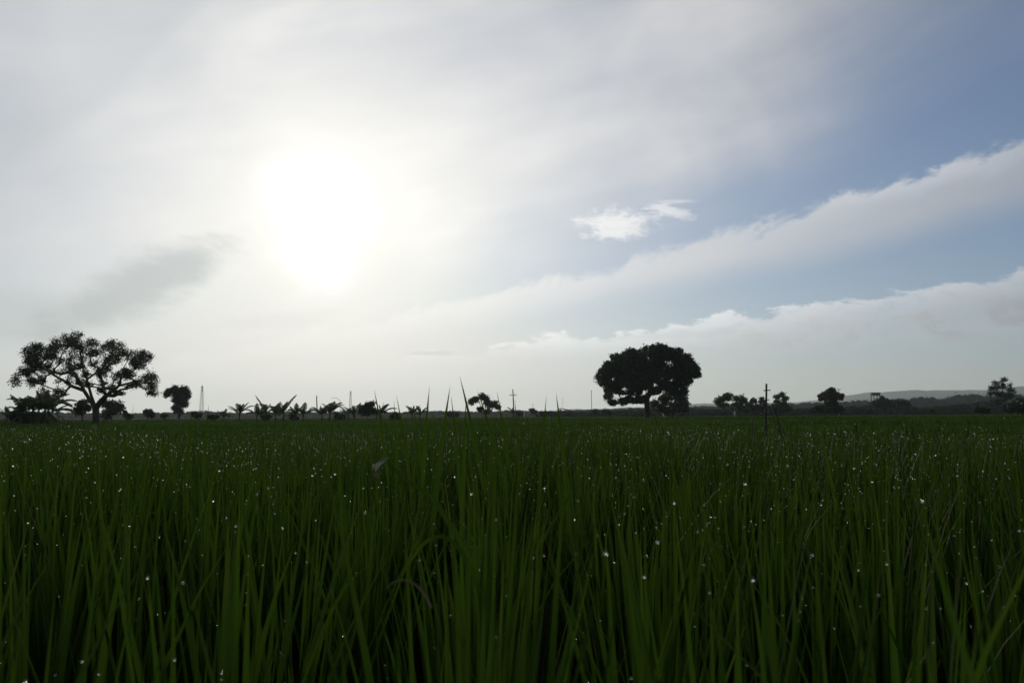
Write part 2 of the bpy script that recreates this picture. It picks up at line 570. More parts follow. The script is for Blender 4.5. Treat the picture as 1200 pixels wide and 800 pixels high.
def rice_near():
    mb = MB()
    dew = []
    r = np.random.default_rng(11)
    s = 0.27
    X, Yy = np.meshgrid(np.arange(-9.5, 9.5, s), np.arange(-1.4, 7.6, s))
    X = X.ravel() + r.normal(0, 0.030, X.size)
    Yy = Yy.ravel() + r.normal(0, 0.030, Yy.size)
    ok = (np.abs(X) < 0.80 * Yy + 2.4) & (Yy < near_edge(X))
    X, Yy = X[ok], Yy[ok]
    pert = 0.034 * np.sin(X * 1.7 + 1) * np.cos(Yy * 1.3) + 0.026 * np.sin(X * 4.1 + Yy * 2.7)
    for (lo, hi, nl, K, ac) in ((-2, 1.6, 44, 9, 3), (1.6, 3.2, 54, 7, 3), (3.2, 9, 62, 5, 2)):
        d = np.hypot(X, Yy) * np.where(Yy < 0, -1, 1)
        m = (d >= lo) & (d < hi)
        cx, cy, cp = (np.repeat(a[m], nl) for a in (X, Yy, pert))
        n = len(cx)
        ang = r.uniform(0, 2 * PI, n)
        rad = np.abs(r.normal(0, 0.038, n))
        bx, by = cx + rad * np.cos(ang), cy + rad * np.sin(ang)
        head = ang + r.normal(0, 0.6, n)
        lean = np.abs(r.normal(0.05, 0.10, n))
        curv = np.abs(r.normal(0.0, 0.24, n)) + (r.random(n) < 0.03) * r.uniform(0.3, 1.0, n) * (np.hypot(bx, by) > 1.0)
        top = 0.868 + cp + r.normal(0, 0.030, n) - (r.random(n) < 0.58) * r.uniform(0, 0.30, n) + (r.random(n) < 0.010) * r.uniform(0.02, 0.10, n)
        z0 = r.uniform(0.10, 0.38, n)
        length = np.maximum(top - z0, 0.12) / np.cos(np.clip(lean + curv * 0.34, 0, 1.2))
        width = r.uniform(0.0075, 0.0165, n)
        tipd = np.hypot(bx + np.sin(lean) * length * np.cos(head), by + np.sin(lean) * length * np.sin(head))
        keep = (np.hypot(bx, by) > 0.34) & (tipd > 0.38)
        low = (~keep) & (np.hypot(bx, by) < 0.45)
        length = np.where(low, np.minimum(length, 0.62 - z0), length)
        keep = keep | low
        a = [q[keep] for q in (bx, by, z0, head, lean, curv, length, width)]
        P, W, w = blades(mb, *a, K, ac, twist=r.normal(0, 0.5, keep.sum()))
        # dew: at the tip and along the upper edges of the leaves
        D = np.hypot(P[:, -1, 0], P[:, -1, 1])
        tall = (P[:, -1, 2] > 0.70) & (P[:, -1, 1] > 0.2) & (D > 0.52)
        idx = np.nonzero(tall)[0]
        pick = r.choice(idx, int(len(idx) * {9: 1.4, 7: 1.3, 5: 0.95}[K]))
        f = np.where(r.random(len(pick)) < 0.35, 0.995, r.uniform(0.45, 0.98, len(pick)))
        ki = np.minimum((f * (K - 1)).astype(int), K - 2)
        fr = (f * (K - 1) - ki)[:, None]
        Pp = P[pick, ki] * (1 - fr) + P[pick, ki + 1] * fr
        ww = (w[pick, ki] * (1 - fr[:, 0]) + w[pick, ki + 1] * fr[:, 0])[:, None]
        sd = r.choice([-1, 1], len(pick))[:, None]
        pos = Pp + W[pick, ki] * ww * sd * 0.9 + np.array([0, -0.0008, 0.0006])
        dew.append((pos, D[pick]))
    # leaves that stand clear above the horizon: (tip, foot) in photo columns and rows, distance, width
    tall = [((441, 456), (447, 500), 2.6, .0095), ((465, 468), (465, 500), 2.3, .0085), ((467, 462), (472, 500), 2.5, .008),
            ((500, 452), (497, 520), 2.2, .0095), ((524, 452), (517, 520), 1.9, .0105), ((532, 463), (536, 520), 2.0, .0085),
            ((543, 464), (543, 510), 2.3, .0085), ((541, 440), (553, 500), 2.4, .010), ((561, 456), (575, 505), 2.5, .0095),
            ((585, 458), (591, 505), 2.4, .010), ((606, 467), (607, 500), 2.7, .0085), ((637, 463), (634, 530), 2.1, .0085),
            ((655, 460), (659, 510), 2.1, .011), ((241, 474), (239, 520), 2.2, .0095), ((486, 472), (489, 500), 2.9, .008),
            ((222, 482), (220, 520), 2.4, .009), ((700, 480), (703, 520), 2.6, .008), ((1018, 482), (1019, 530), 2.6, .009),
            ((958, 478), (966, 520), 2.3, .0085), ((388, 484), (386, 520), 2.6, .009), ((145, 487), (148, 530), 2.4, .009)]
    for (tx, ty), (fx, fy), d, wd in tall:
        tip, ft = at(tx, ty, d), at(fx, fy, d)
        v = ft - tip
        v /= np.linalg.norm(v)
        ln = 0.42
        b = tip + v * ln
        head = 0.0 if tip[0] > b[0] else PI
        lean = math.asin(min(1, abs(tip[0] - b[0]) / ln))
        one = np.ones(1)
        blades(mb, one * b[0], one * b[1], one * b[2], one * head, one * lean * 0.97, one * 0.06, one * ln, one * wd * 1.45, 9, 3, twist=0.5, face=-0.25)
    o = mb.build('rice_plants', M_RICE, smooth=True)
    tag(o, 'dense tall green rice leaves filling the near field', 'rice', kind='stuff')
    return dew


def ico(sub):
    import bmesh
    bm = bmesh.new()
    bmesh.ops.create_icosphere(bm, subdivisions=sub, radius=1.0)
    v = np.array([q.co[:] for q in bm.verts])
    f = np.array([[q.index for q in p.verts] for p in bm.faces])
    bm.free()
    return v, f


def dew_drops(dew):
    r = np.random.default_rng(5)
    pos = np.concatenate([d[0] for d in dew])
    D = np.concatenate([d[1] for d in dew])
    ok = (np.abs(pos[:, 0]) < 0.72 * pos[:, 1] + 1.0)
    pos, D = pos[ok], D[ok]
    mb = MB()
    for sub, m in ((2, D < 1.6), (1, D >= 1.6)):
        v, f = ico(sub + 1 if sub == 2 else 1 + 1)
        p = pos[m]
        n = len(p)
        rad = np.clip(r.lognormal(math.log(0.00068), 0.44, n), 0.0004, 0.0016) * np.clip(0.80 + 0.20 * D[m], 1.0, 1.55)
        V = p[:, None] + v[None] * rad[:, None, None] * np.array([1, 1, 0.93])
        Fc = (f[None] + (np.arange(n) * len(v))[:, None, None]).reshape(-1, 3)
        mb.add(V.reshape(-1, 3), Fc)
    tag(mb.build('dew_drops', M_DEW, smooth=True), 'clear dew drops beading on tips and edges of rice leaves', 'dew', kind='stuff')


def rice_far():
    """the younger, lower rice beyond: a rough canopy with leaves standing out of it"""
    mb = MB()
    r = np.random.default_rng(21)
    # canopy sheet
    ys = np.concatenate([np.arange(9.2, 40, 0.8), np.geomspace(40, 260, 60)])
    u = np.linspace(-1, 1, 161)
    for a, b in ((9.2, 21.7), (23.4, 43.0), (44.2, 92.0), (94.0, 262.0)):
        yy = np.concatenate([ys[(ys > a) & (ys < b)]])
        hw = 0.95 * yy + 12
        Xs = u[None] * hw[:, None]
        Ys = np.broadcast_to(yy[:, None], Xs.shape)
        Zs = FAR_Z - 0.13 + 0.03 * np.sin(Xs * 0.11 + Ys * 0.05) + 0.02 * np.sin(Xs * 0.37 - Ys * 0.21) + r.normal(0, 0.012, Xs.shape)
        V = np.stack([Xs, Ys, Zs], -1)
        f0, f1 = V[0].copy(), V[-1].copy()
        f0[:, 2] = -0.02
        f1[:, 2] = -0.02
        V = np.concatenate([f0[None], V, f1[None]])
        nr, nc = V.shape[:2]
        i = np.arange(nr - 1)[:, None] * nc
        k = np.arange(nc - 1)[None]
        mb.add(V.reshape(-1, 3), np.stack([i + k, i + k + 1, i + nc + k + 1, i + nc + k], -1).reshape(-1, 4), np.full((nr * nc, 2), 0.3))
    # leaves
    for a, b, dens, w, ln in ((8.2, 20, 95, .013, .34), (20, 45, 26, .026, .32), (45, 110, 4.5, .075, .30), (110, 240, 0.8, .22, .30)):
        area = 0.85 * (b * b - a * a) + 8 * (b - a)
        n = int(area * dens)
        y = np.sqrt(r.uniform(a * a, b * b, n))
        x = r.uniform(-1, 1, n) * (0.85 * y + 4)
        gap = ((y > 21.6) & (y < 23.4)) | ((y > 42.8) & (y < 44.4)) | ((y > 91.6) & (y < 94.4))
        x, y = x[~gap], y[~gap]
        n = len(x)
        z0 = np.full(n, FAR_Z - ln + 0.01) + r.normal(0, 0.025, n) + 0.03 * np.sin(x * 0.11 + y * 0.05)
        blades(mb, x, y, z0, r.uniform(0, 2 * PI, n), np.abs(r.normal(0.1, 0.12, n)), np.abs(r.normal(0.1, 0.25, n)),
               np.full(n, ln) * r.uniform(0.8, 1.12, n), w * r.uniform(0.7, 1.2, n), 4, 2)
    tag(mb.build('young_rice', M_FAR), 'flat expanse of younger lower rice reaching back to the trees', 'rice', kind='stuff')


def bund():
    mb = MB()
    for Y0, w, h in ((8.3, 0.9, 0.20), (22.5, 1.0, 0.28), (43.6, 1.1, 0.30), (93.0, 1.4, 0.30)):
        xs = np.linspace(-(0.95 * Y0 + 14), 0.95 * Y0 + 14, 120)
        V = []
        for dy, dz in ((-w / 2, -0.02), (-w / 4, h), (w / 4, h), (w / 2, -0.02)):
            V.append(np.stack([xs, Y0 + dy + 0.15 * np.sin(xs * 0.7), np.full_like(xs, dz) + (0.03 * np.sin(xs * 3.1) if dz > 0 else 0)], 1))
        n = len(xs)
        i = np.arange(3)[:, None] * n
        k = np.arange(n - 1)[None]
        mb.add(np.concatenate(V), np.stack([i + k, i + k + 1, i + n + k + 1, i + n + k], -1).reshape(-1, 4))
    tag(mb.build('field_path', M_SOIL, smooth=True), kind='structure')


def weeds():
    mb = MB()
    r = np.random.default_rng(31)
    # broad-leaved weeds and rank grass on the bund, thickest on the right
    C = [(r.uniform(2.9, 8.5), r.uniform(4.9, 8.4), r.uniform(0.55, 0.88)) for _ in range(240)]
    C += [(r.uniform(-9, 3), r.uniform(7.9, 8.7), r.uniform(0.25, 0.5)) for _ in range(170)]
    C = [c for c in C if c[1] > near_edge(np.array(c[0])) - 0.25]
    for cx, cy, h in C:
        n = 42
        x = cx + r.normal(0, 0.16, n)
        y = cy + r.normal(0, 0.14, n)
        blades(mb, x, y, r.uniform(0.05, h * 0.8, n), r.uniform(0, 2 * PI, n), np.abs(r.normal(0.6, 0.4, n)), np.abs(r.normal(0.6, 0.5, n)),
               r.uniform(0.10, 0.30, n), r.uniform(0.014, 0.045, n), 5, 3)
    for Y0 in (22.5, 43.6, 93.0):
        n = 2600
        x = r.uniform(-1, 1, n) * (0.8 * Y0 + 5)
        k = Y0 / 43.6
        blades(mb, x, Y0 + r.normal(0, 0.4, n), r.uniform(0.1, 0.27, n), r.uniform(0, 2 * PI, n), np.abs(r.normal(0.3, 0.3, n)),
               np.abs(r.normal(0.4, 0.4, n)), r.uniform(0.2, 0.5, n) , r.uniform(0.04, 0.10, n) * k, 4, 2)
    tag(mb.build('bund_weeds', M_WEED, smooth=True), 'dark broad leaved weeds along the bund at the edge of the rice', 'weeds', kind='stuff')


# ------------------------------------------------------------------ trees
def leaf_quads(mb, P, size, r, flat=0.0):
    n = len(P)
    a = r.normal(0, 1, (n, 3))
    a /= np.linalg.norm(a, axis=1)[:, None]
    b = np.cross(a, r.normal(0, 1, (n, 3)))
    b /= np.linalg.norm(b, axis=1)[:, None] + 1e-9
    if flat:
        a[:, 2] *= 1 - flat
        b[:, 2] *= 1 - flat
    s = (size * r.uniform(0.65, 1.35, n))[:, None]
    nrm = np.cross(a, b)
    V = np.stack([P - a * s * 0.6, P + b * s * 0.33 + nrm * s * 0.08, P + a * s * 0.6, P - b * s * 0.33 + nrm * s * 0.08], 1)
    mb.add(V.reshape(-1, 3), np.arange(n * 4).reshape(-1, 4))


def skeleton(guides, clusters, r, step):
    """a branching skeleton: guide limbs first, then each leaf cluster joined to the nearest wood"""
    pos, par = [], []

    def chain(pts, start):
        p = start
        for q in pts:
            pos.append(np.array(q, float))
            par.append(p)
            p = len(pos) - 1
        return p
    for g in guides:
        g = np.array(g)
        fine = [g[0]]
        for a, b in zip(g[:-1], g[1:]):
            m = max(1, int(np.linalg.norm(b - a) / step))
            for k in range(1, m + 1):
                fine.append(a + (b - a) * k / m + r.normal(0, step * 0.06, 3) * (k < m))
        if not pos:
            chain(fine, -1)
        else:
            i = int(np.argmin(np.linalg.norm(np.array(pos) - fine[0], axis=1)))
            chain(fine[1:], i)
    base = pos[0]
    order = np.argsort(np.linalg.norm(clusters - base, axis=1))
    nleaf = {}
    skip = max(2, int(0.12 * len(pos)))
    for ci in order:
        c = clusters[ci]
        A = np.array(pos)
        d = np.linalg.norm(A - c, axis=1)
        cost = d + 1.1 * np.maximum(A[:, 2] - c[2] + 0.15 * d, 0) + 0.12 * np.linalg.norm(A - base, axis=1)
        cost[:skip] += 3 * d[:skip]
        i = int(np.argmin(cost))
        m = max(1, int(round(d[i] / step)))
        bow = r.normal(0, 0.10 * d[i], 3) + np.array([0, 0, 0.08 * d[i]])
        pts = [A[i] + (c - A[i]) * (k / m) + bow * math.sin(PI * k / m) for k in range(1, m + 1)]
        e = chain(pts, i)
        nleaf[e] = nleaf.get(e, 0) + 1
    w = np.zeros(len(pos))
    for e, k in nleaf.items():
        w[e] += k
    for i in range(len(pos) - 1, 0, -1):
        if w[i] == 0:
            w[i] = 0.5
        if par[i] >= 0:
            w[par[i]] += w[i]
    return np.array(pos), par, w


def tree(name, label, cat, base, blobs, Y, guides=None, trunk_px=4.0, leaf=0.32, dens=1.0, mat=None, depth=0.75, seed=1,
         group=None, sub=0.42, copies=2, fill=1.0, flat=0.0, foot=0.0, tip=0.035, rs=1.0, jit=0.22, shrink=(1.0, 1.0)):
    """blobs: crown masses (column, row, radius) read from the photo at distance Y; real depth is given to each"""
    r = np.random.default_rng(seed)
    mat = mat or M_TREE
    k = ppm(Y)
    b0 = at(base[0], base[1], Y)
    b0[2] = foot
    B = np.array(blobs, float)
    B[:, 0] = base[0] + (B[:, 0] - base[0]) * shrink[0]
    B[:, 1] = base[1] + (B[:, 1] - base[1]) * shrink[1]
    cx, hw = B[:, 0].mean(), max(np.ptp(B[:, 0]) / 2 + B[:, 2].mean(), 1)
    clusters, crad = [], []
    for (bx, by, br) in B * np.array([1, 1, rs]):
        for c in range(copies):
            dx, dy = (r.normal(0, jit * br, 2) if c else (0, 0))
            room = math.sqrt(max(0.05, 1 - ((bx - cx) / hw) ** 2)) * hw / k * depth
            p = at(bx + dx, by + dy, Y) + np.array([0, r.uniform(-room, room), 0])
            rad = br / k * (1 if c == 0 else r.uniform(0.75, 1.0))
            m = max(3, int(10 * dens))
            q = r.normal(0, 1, (m, 3))
            q /= np.linalg.norm(q, axis=1)[:, None]
            q *= (r.uniform(0.10, 1.0, m) ** 0.45)[:, None] * rad * (1 - sub * 0.30)
            for s_ in q:
                clusters.append(p + s_)
                crad.append(rad * sub * r.uniform(0.8, 1.5))
    clusters, crad = np.array(clusters), np.array(crad)
    clusters[:, 2] = np.maximum(clusters[:, 2], foot + 0.3)
    gd = []
    if guides:
        for g in guides:
            yy = 0.0
            pts = []
            for j, p in enumerate(g):
                q = at(p[0], p[1], Y)
                q[1] += (p[2] / k if len(p) > 2 else 0.0)
                pts.append(q)
            gd.append(pts)
        gd[0][0] = b0
    else:
        top = at(cx * 0.6 + base[0] * 0.4, B[:, 1].mean(), Y)
        gd = [[b0, b0 + (top - b0) * 0.5 + r.normal(0, 0.04, 3) * (top - b0)[2], top]]
    step = max(0.25, hw / k * 0.09)
    pos, par, w = skeleton(gd, clusters, r, step)
    t_r = trunk_px / k / 2
    rad = np.maximum(tip * step * 0.35, t_r * (w / w[0]) ** 0.47)
    root = thing(name, b0, label, cat, group)
    tb = MB()
    # wood as tapered tubes, one run per unbranched stretch
    kids = {}
    for i, p in enumerate(par):
        kids.setdefault(p, []).append(i)
    starts = [(-1, 0)]
    while starts:
        p, i = starts.pop()
        run = [p, i] if p >= 0 else [i]
        while i in kids:
            ch = sorted(kids[i], key=lambda q: -w[q])
            for q in ch[1:]:
                starts.append((i, q))
            i = ch[0]
            run.append(i)
        if len(run) > 1:
            rr = rad[run].copy()
            if p >= 0:
                rr[0] = min(rad[p], rr[1] * 1.25)
            else:
                rr[0] *= 1.45
            tb.tube(pos[run], rr, 7 if p < 0 else 5, caps=False)
    tb.build('trunk', M_BARK, root, smooth=True)
    lb = MB()
    n_per = np.maximum(4, (fill * 52 * (crad / leaf / 1.6) ** 2)).astype(int)
    C = np.repeat(np.arange(len(clusters)), n_per)
    q = r.normal(0, 1, (len(C), 3))
    q /= np.linalg.norm(q, axis=1)[:, None]
    q *= (r.uniform(0, 1, len(C)) ** 0.62)[:, None] * crad[C][:, None] * 1.15
    q[:, 2] *= 0.75
    leaf_quads(lb, clusters[C] + q, leaf, r, flat)
    # loose sprays of leaves along the thin wood between the clumps
    thin = np.nonzero(w < max(3.0, 0.03 * w[0]))[0]
    T = np.repeat(thin, 5)
    leaf_quads(lb, pos[T] + r.normal(0, 0.55 * np.median(crad), (len(T), 3)), leaf, r, flat)
    lb.build('crown', mat, root)
    return root


def banana(base, h_px, Y, label, nl=8, seed=0, lean=0.0, group='banana plants along the far field edge', foot=0.0, dead=0):
    r = np.random.default_rng(1000 + seed)
    k = ppm(Y)
    b0 = at(base[0], base[1], Y)
    top_z = at(base[0], base[1] - h_px, Y)[2]
    b0[2] = foot
    H = (top_z - foot) * 1.06 * r.uniform(0.9, 1.06)
    root = thing('banana_plant', b0, label, 'banana plant', group)
    sh = H * 0.46
    s = MB()
    t = np.linspace(0, 1, 7)[:, None]
    pts = b0 + t * np.array([lean * sh, 0, sh]) + np.array([0.05 * H, 0, 0]) * lean * t ** 2
    s.tube(pts, np.linspace(0.060, 0.034, 7) * H * 0.8, 8)
    s.build('stem', M_STEM, root, smooth=True)
    c0 = pts[-1]
    a0 = r.uniform(0, 2 * PI)
    for j in range(nl):
        mb = MB()
        az = a0 + j * 2.4 + r.normal(0, 0.3)
        up = r.uniform(0.35, 1.05) if j < nl - 2 else r.uniform(0.02, 0.25)
        L = H * (r.uniform(0.60, 0.90) if j < nl - 2 else r.uniform(0.42, 0.54))
        droop = r.uniform(0.5, 2.1) * (0.3 + up)
        if j < dead:
            up, droop = r.uniform(1.9, 2.4), 0.7
        K = 9
        tt = np.linspace(0, 1, K)
        th = up + droop * tt ** 1.6
        ds = L / (K - 1)
        rr = np.concatenate([[0], np.cumsum(np.sin((th[1:] + th[:-1]) / 2))]) * ds
        zz = np.concatenate([[0], np.cumsum(np.cos((th[1:] + th[:-1]) / 2))]) * ds
        P = c0 + np.stack([rr * math.cos(az), rr * math.sin(az), zz], 1)
        side = np.array([-math.sin(az), math.cos(az), 0])
        W = L * 0.165 * np.clip((tt - 0.12) * 5, 0.06, 1) * (1 - tt ** 6) ** 0.7
        W[-1] = L * 0.01
        W = W * r.uniform(0.8, 1.15)
        Lf = P - side * W[:, None] - np.array([0, 0, 1]) * (W * 0.35)[:, None]
        Rf = P + side * W[:, None] - np.array([0, 0, 1]) * (W * 0.35)[:, None]
        # torn blades: each stretch of each half is its own flap with a notch
        V, Fq = [], []
        for a in range(K - 1):
            for E_ in (Lf, Rf):
                cut = r.uniform(0.0, 0.28)
                i0 = len(V)
                V += [P[a], P[a + 1], E_[a + 1] * (1 - cut) + E_[a] * cut - np.array([0, 0, r.uniform(0, .10) * W[a]]), E_[a]]
                Fq.append((i0, i0 + 1, i0 + 2, i0 + 3))
        mb.add(V, np.array(Fq))
        mb.tube(P, np.linspace(0.012, 0.004, K) * H, 4, caps=False)
        mb.build('leaf', M_BAN, root)
    return root


def shrub(name, label, cat, c, Y, rx, ry, seed, mat=None, leaf=0.22, group=None, n=None, foot=0.0):
    """a low bush: short stems under an uneven clump of leaves"""
    r = np.random.default_rng(seed)
    k = ppm(Y)
    blobs = [(c[0] + r.uniform(-1, 1) * rx * 0.75, c[1] + r.uniform(-0.7, 0.6) * ry, min(rx, ry) * r.uniform(0.45, 0.75)) for _ in range(n or max(4, int(rx / ry * 5)))]
    return tree(name, label, cat, (c[0], c[1] + ry), blobs, Y, trunk_px=min(rx, ry) * 0.18, leaf=leaf, mat=mat, seed=seed, group=group, dens=0.9, fill=0.5, sub=0.6, copies=3, foot=foot)


BLOB = ico(3)


def woods(name, label, prof, Y, thick, base_row, seed, leaf, dens=1.0):
    """a far-off belt of woods that reads as one mass: overlapping crowns of leaf clumps"""
    r = np.random.default_rng(seed)
    k = ppm(Y)
    x0, x1 = prof[0][0], prof[-1][0]
    mb = MB()
    px = x0
    while px < x1:
        row = np.interp(px, [p[0] for p in prof], [p[1] for p in prof])
        htop = at(px, row, Y)[2]
        for _ in range(2):
            yy = Y + r.uniform(0, thick)
            h = max(1.5, htop * r.uniform(0.72, 1.06) * yy / Y)
            cw = h * r.uniform(0.35, 0.6) + 1
            cx = at(px + r.uniform(-2, 2), 486, yy)[0]
            n = int(26 * dens * max(1, (h * cw) / (leaf * leaf * 14)))
            q = r.normal(0, 1, (n, 3))
            q /= np.linalg.norm(q, axis=1)[:, None]
            q *= (r.uniform(0.2, 1, n) ** 0.4)[:, None]
            lump = 1 + 0.22 * np.sin(q[:, 0] * 5 + r.uniform(0, 6)) * np.sin(q[:, 1] * 4 + q[:, 2] * 5 + r.uniform(0, 6))
            P = np.stack([cx + q[:, 0] * cw * lump, yy + q[:, 1] * cw * lump, np.maximum(h * 0.52 + q[:, 2] * h * 0.5 * lump, 0.2)], 1)
            leaf_quads(mb, P, leaf, r)
            v = BLOB[0] * 0.86
            lm = 1 + 0.22 * np.sin(v[:, 0] * 5 + r.uniform(0, 6)) * np.sin(v[:, 1] * 4 + v[:, 2] * 5 + r.uniform(0, 6))
            mb.add(np.stack([cx + v[:, 0] * cw * lm, yy + v[:, 1] * cw * lm, np.maximum(h * 0.5 + v[:, 2] * h * 0.5 * lm, -0.3)], 1), BLOB[1])
        px += max(1.2, 0.35 * k * htop * 0.6)
    tag(mb.build(name, M_WOODS), label, 'woods', kind='stuff')


# ------------------------------------------------------------------ built things
def pole(base, top, Y, label, r0=0.14, arms=(), name='utility_pole', mat=None, group=None, lamp=0, cat='utility pole', r1=None, foot=0.0):
    b, t = at(base[0], base[1], Y), at(top[0], top[1], Y)
    b[2] = foot
    root = thing(name, b, label, cat, group)
    mb = MB()
    f = np.linspace(0, 1, 8)[:, None]
    mb.tube(b + (t - b) * f, np.linspace(r0, r1 or r0 * 0.7, 8), 8)
    mb.build('pole', mat or M_CONC, root, smooth=True)
    L = np.linalg.norm(t - b)
    for (fr, half, kind) in arms:
        c = b + (t - b) * fr
        a = MB()
        if kind == 'V':
            a.tube([c + np.array([-half, 0, half * 0.55]), c + np.array([0, 0, -half * 0.1])], r0 * 0.45, 5)
            a.tube([c + np.array([half, 0, half * 0.55]), c + np.array([0, 0, -half * 0.1])], r0 * 0.45, 5)
            a.tube([c + np.array([-half, 0, half * 0.55]), c + np.array([half, 0, half * 0.55])], r0 * 0.4, 5)
        else:
            a.box(c + np.array([0, -r0 * 1.15, 0]), (2 * half, r0 * 0.8, r0 * 0.8))
        am = a.build('crossarm', M_WOOD, root)
        if r0 > 0.05:
            for sx in (-0.9, -0.45, 0.45, 0.9):
                i_ = MB()
                zz = half * 0.55 * (abs(sx) if kind == 'V' else 0)
                i_.tube([c + np.array([sx * half, -r0 * 1.15, zz + r0 * 0.4]), c + np.array([sx * half, -r0 * 1.15, zz + r0 * 1.6])], [r0 * 0.35, r0 * 0.22], 6)
                ob = i_.build('insulator', M_STEEL, root)
                ob.parent = am
    if lamp:
        a = MB()
        f = np.linspace(0, 1, 9)
        arc = t + np.stack([lamp * 2.2 * f, 0 * f, 0.9 * np.sin(f * PI * 0.62)], 1)
        a.tube(arc, 0.06, 6)
        am = a.build('lamp_arm', M_STEEL, root, smooth=True)
        h = MB()
        h.box(arc[-1] + np.array([lamp * 0.25, 0, -0.04]), (0.7, 0.28, 0.14))
        h.build('lamp_head', M_STEEL, root)
    return root


def lattice(px, top_row, Y, w0, w1, label, base_row=486):
    b, t = at(px, base_row, Y), at(px, top_row, Y)
    b[2] = 0
    H = t[2]
    root = thing('lattice_tower', b, label, 'tower', 'lattice towers on the horizon')
    th = 0.0010 * H + 0.02
    lv = np.linspace(0, 1, 13)
    c4 = ((-1, -1), (1, -1), (1, 1), (-1, 1))

    def corner(c, f):
        w = w0 + (w1 - w0) * f
        return b + np.array([c[0] * w / 2, c[1] * w / 2, H * f])
    for c in c4:
        m = MB()
        m.tube([corner(c, f) for f in lv], th * 1.5, 5)
        m.build('leg', M_STEEL, root)
    m = MB()
    for i in range(4):
        c, d = c4[i], c4[(i + 1) % 4]
        for a, e in zip(lv[:-1], lv[1:]):
            m.tube([corner(c, a), corner(d, e)], th, 4, False)
            m.tube([corner(d, a), corner(c, e)], th, 4, False)
            m.tube([corner(c, e), corner(d, e)], th, 4, False)
    m.build('bracing', M_STEEL, root)
    m = MB()
    m.tube([b + np.array([0, 0, H]), b + np.array([0, 0, H * 1.07])], th, 5)
    m.build('antenna', M_STEEL, root)
    for f in (0.86, 0.95):
        m = MB()
        m.tube([corner((1, -1), f) + np.array([0.1, -0.5, 0]), corner((1, -1), f) + np.array([0.1, -0.9, 0])], [0.7, 0.7], 12)
        m.build('dish', M_WHITE, root)


def hut():
    Y = 205.0
    b = at(662, 487.5, Y)
    b[2] = 0
    k = 1 / ppm(Y)
    root = thing('field_hut', b, 'small open field hut with sloping dark roof on thin posts beside a tall leaf', 'hut')
    zt = lambda row: at(662, row, Y)[2]
    xl, xr = at(657, 480, Y)[0], at(667.5, 480, Y)[0]
    for x, zz in ((xl, zt(479.2)), (xr, zt(481.2))):
        for dy in (-1.1, 1.1):
            m = MB()
            m.tube([(x, Y + dy, 0), (x, Y + dy, zz)], 0.075, 7)
            m.build('post', M_WOOD, root)
    rl, rr = at(653, 480, Y)[0], at(670.5, 480, Y)[0]
    m = MB()
    n = 14
    xs = np.linspace(rl, rr, n)
    zs = np.interp(xs, [rl, at(656.5, 480, Y)[0], rr], [zt(480.6), zt(478.6), zt(481.5)])
    V = []
    for dz in (0.0, 0.16):
        for dy in (-1.7, 1.7):
            V.append(np.stack([xs, np.full(n, Y + dy), zs + dz + 0.02 * np.sin(xs * 9)], 1))
    k_ = np.arange(n - 1)[:, None]
    f = [np.hstack([a * n + k_, a * n + k_ + 1, c * n + k_ + 1, c * n + k_]) for a, c in ((0, 1), (3, 2), (2, 0), (1, 3))]
    m.add(np.concatenate(V), np.concatenate(f))
    m.loops += [np.array([0, n, 3 * n, 2 * n]), np.array([n - 1, 3 * n - 1, 4 * n - 1, 2 * n - 1])[::-1]]
    m.tot += [np.array([4]), np.array([4])]
    m.build('roof', M_THATCH, root)
    m = MB()
    m.box(((xl + xr) / 2, Y, zt(486.3)), (xr - xl + 0.3, 2.5, 0.10))
    m.build('platform', M_WOOD, root)
    m = MB()
    m.box(((xl + xr) / 2 + 0.25, Y + 1.15, (zt(484) + zt(486.3)) / 2), (xr - xl - 0.2, 0.05, zt(484) - zt(486.3)))
    m.build('back_panel', M_THATCH, root)
    m = MB()
    m.box((xr - 0.35, Y - 1.14, zt(485.2)), (0.9, 0.05, 0.5))
    m.build('rail_panel', M_WOOD, root)


def water_tower():
    Y = 460.0
    b = at(1027, 486, Y)
    b[2] = 0
    root = thing('water_tower', b, 'small dark box water tank on four legs rising behind the low trees', 'water tower')
    z1, z0 = at(1027, 460.4, Y)[2], at(1027, 463.2, Y)[2]
    w = 8.2 / ppm(Y)
    for sx in (-0.42, 0.42):
        for sy in (-0.42, 0.42):
            m = MB()
            m.tube([b + np.array([sx * w, sy * w, 0]), b + np.array([sx * w, sy * w, z0])], 0.24, 6)
            m.build('leg', M_WOOD, root)
    m = MB()
    for f in (0.45, 0.7):
        for s in (-0.42, 0.42):
            m.tube([b + np.array([-0.42 * w, s * w, z0 * f]), b + np.array([0.42 * w, s * w, z0 * f])], 0.12, 5)
            m.tube([b + np.array([s * w, -0.42 * w, z0 * f]), b + np.array([s * w, 0.42 * w, z0 * f])], 0.12, 5)
    m.build('brace', M_WOOD, root)
    m = MB()
    m.box((b[0], b[1], (z0 + z1) / 2), (w, w, z1 - z0))
    m.build('tank', M_WOOD, root)
    m = MB()
    m.box((b[0], b[1], z1 + 0.12), (w * 1.08, w * 1.08, 0.2))
    m.build('lid', M_WOOD, root)


def white_post(px, top, base, Y, w, label):
    b = at(px, base, Y)
    b[2] = 0
    zt = at(px, top, Y)[2]
    root = thing('marker_post', b, label, 'post')
    m = MB()
    m.tube([b, b + np.array([0, 0, zt - 0.15])], w / 2, 8)
    m.build('shaft', M_WHITE, root)
    m = MB()
    m.tube([b + np.array([0, 0, zt - 0.15]), b + np.array([0, 0, zt])], [w * 0.62, w * 0.3], 8)
    m.build('cap', M_WHITE, root)


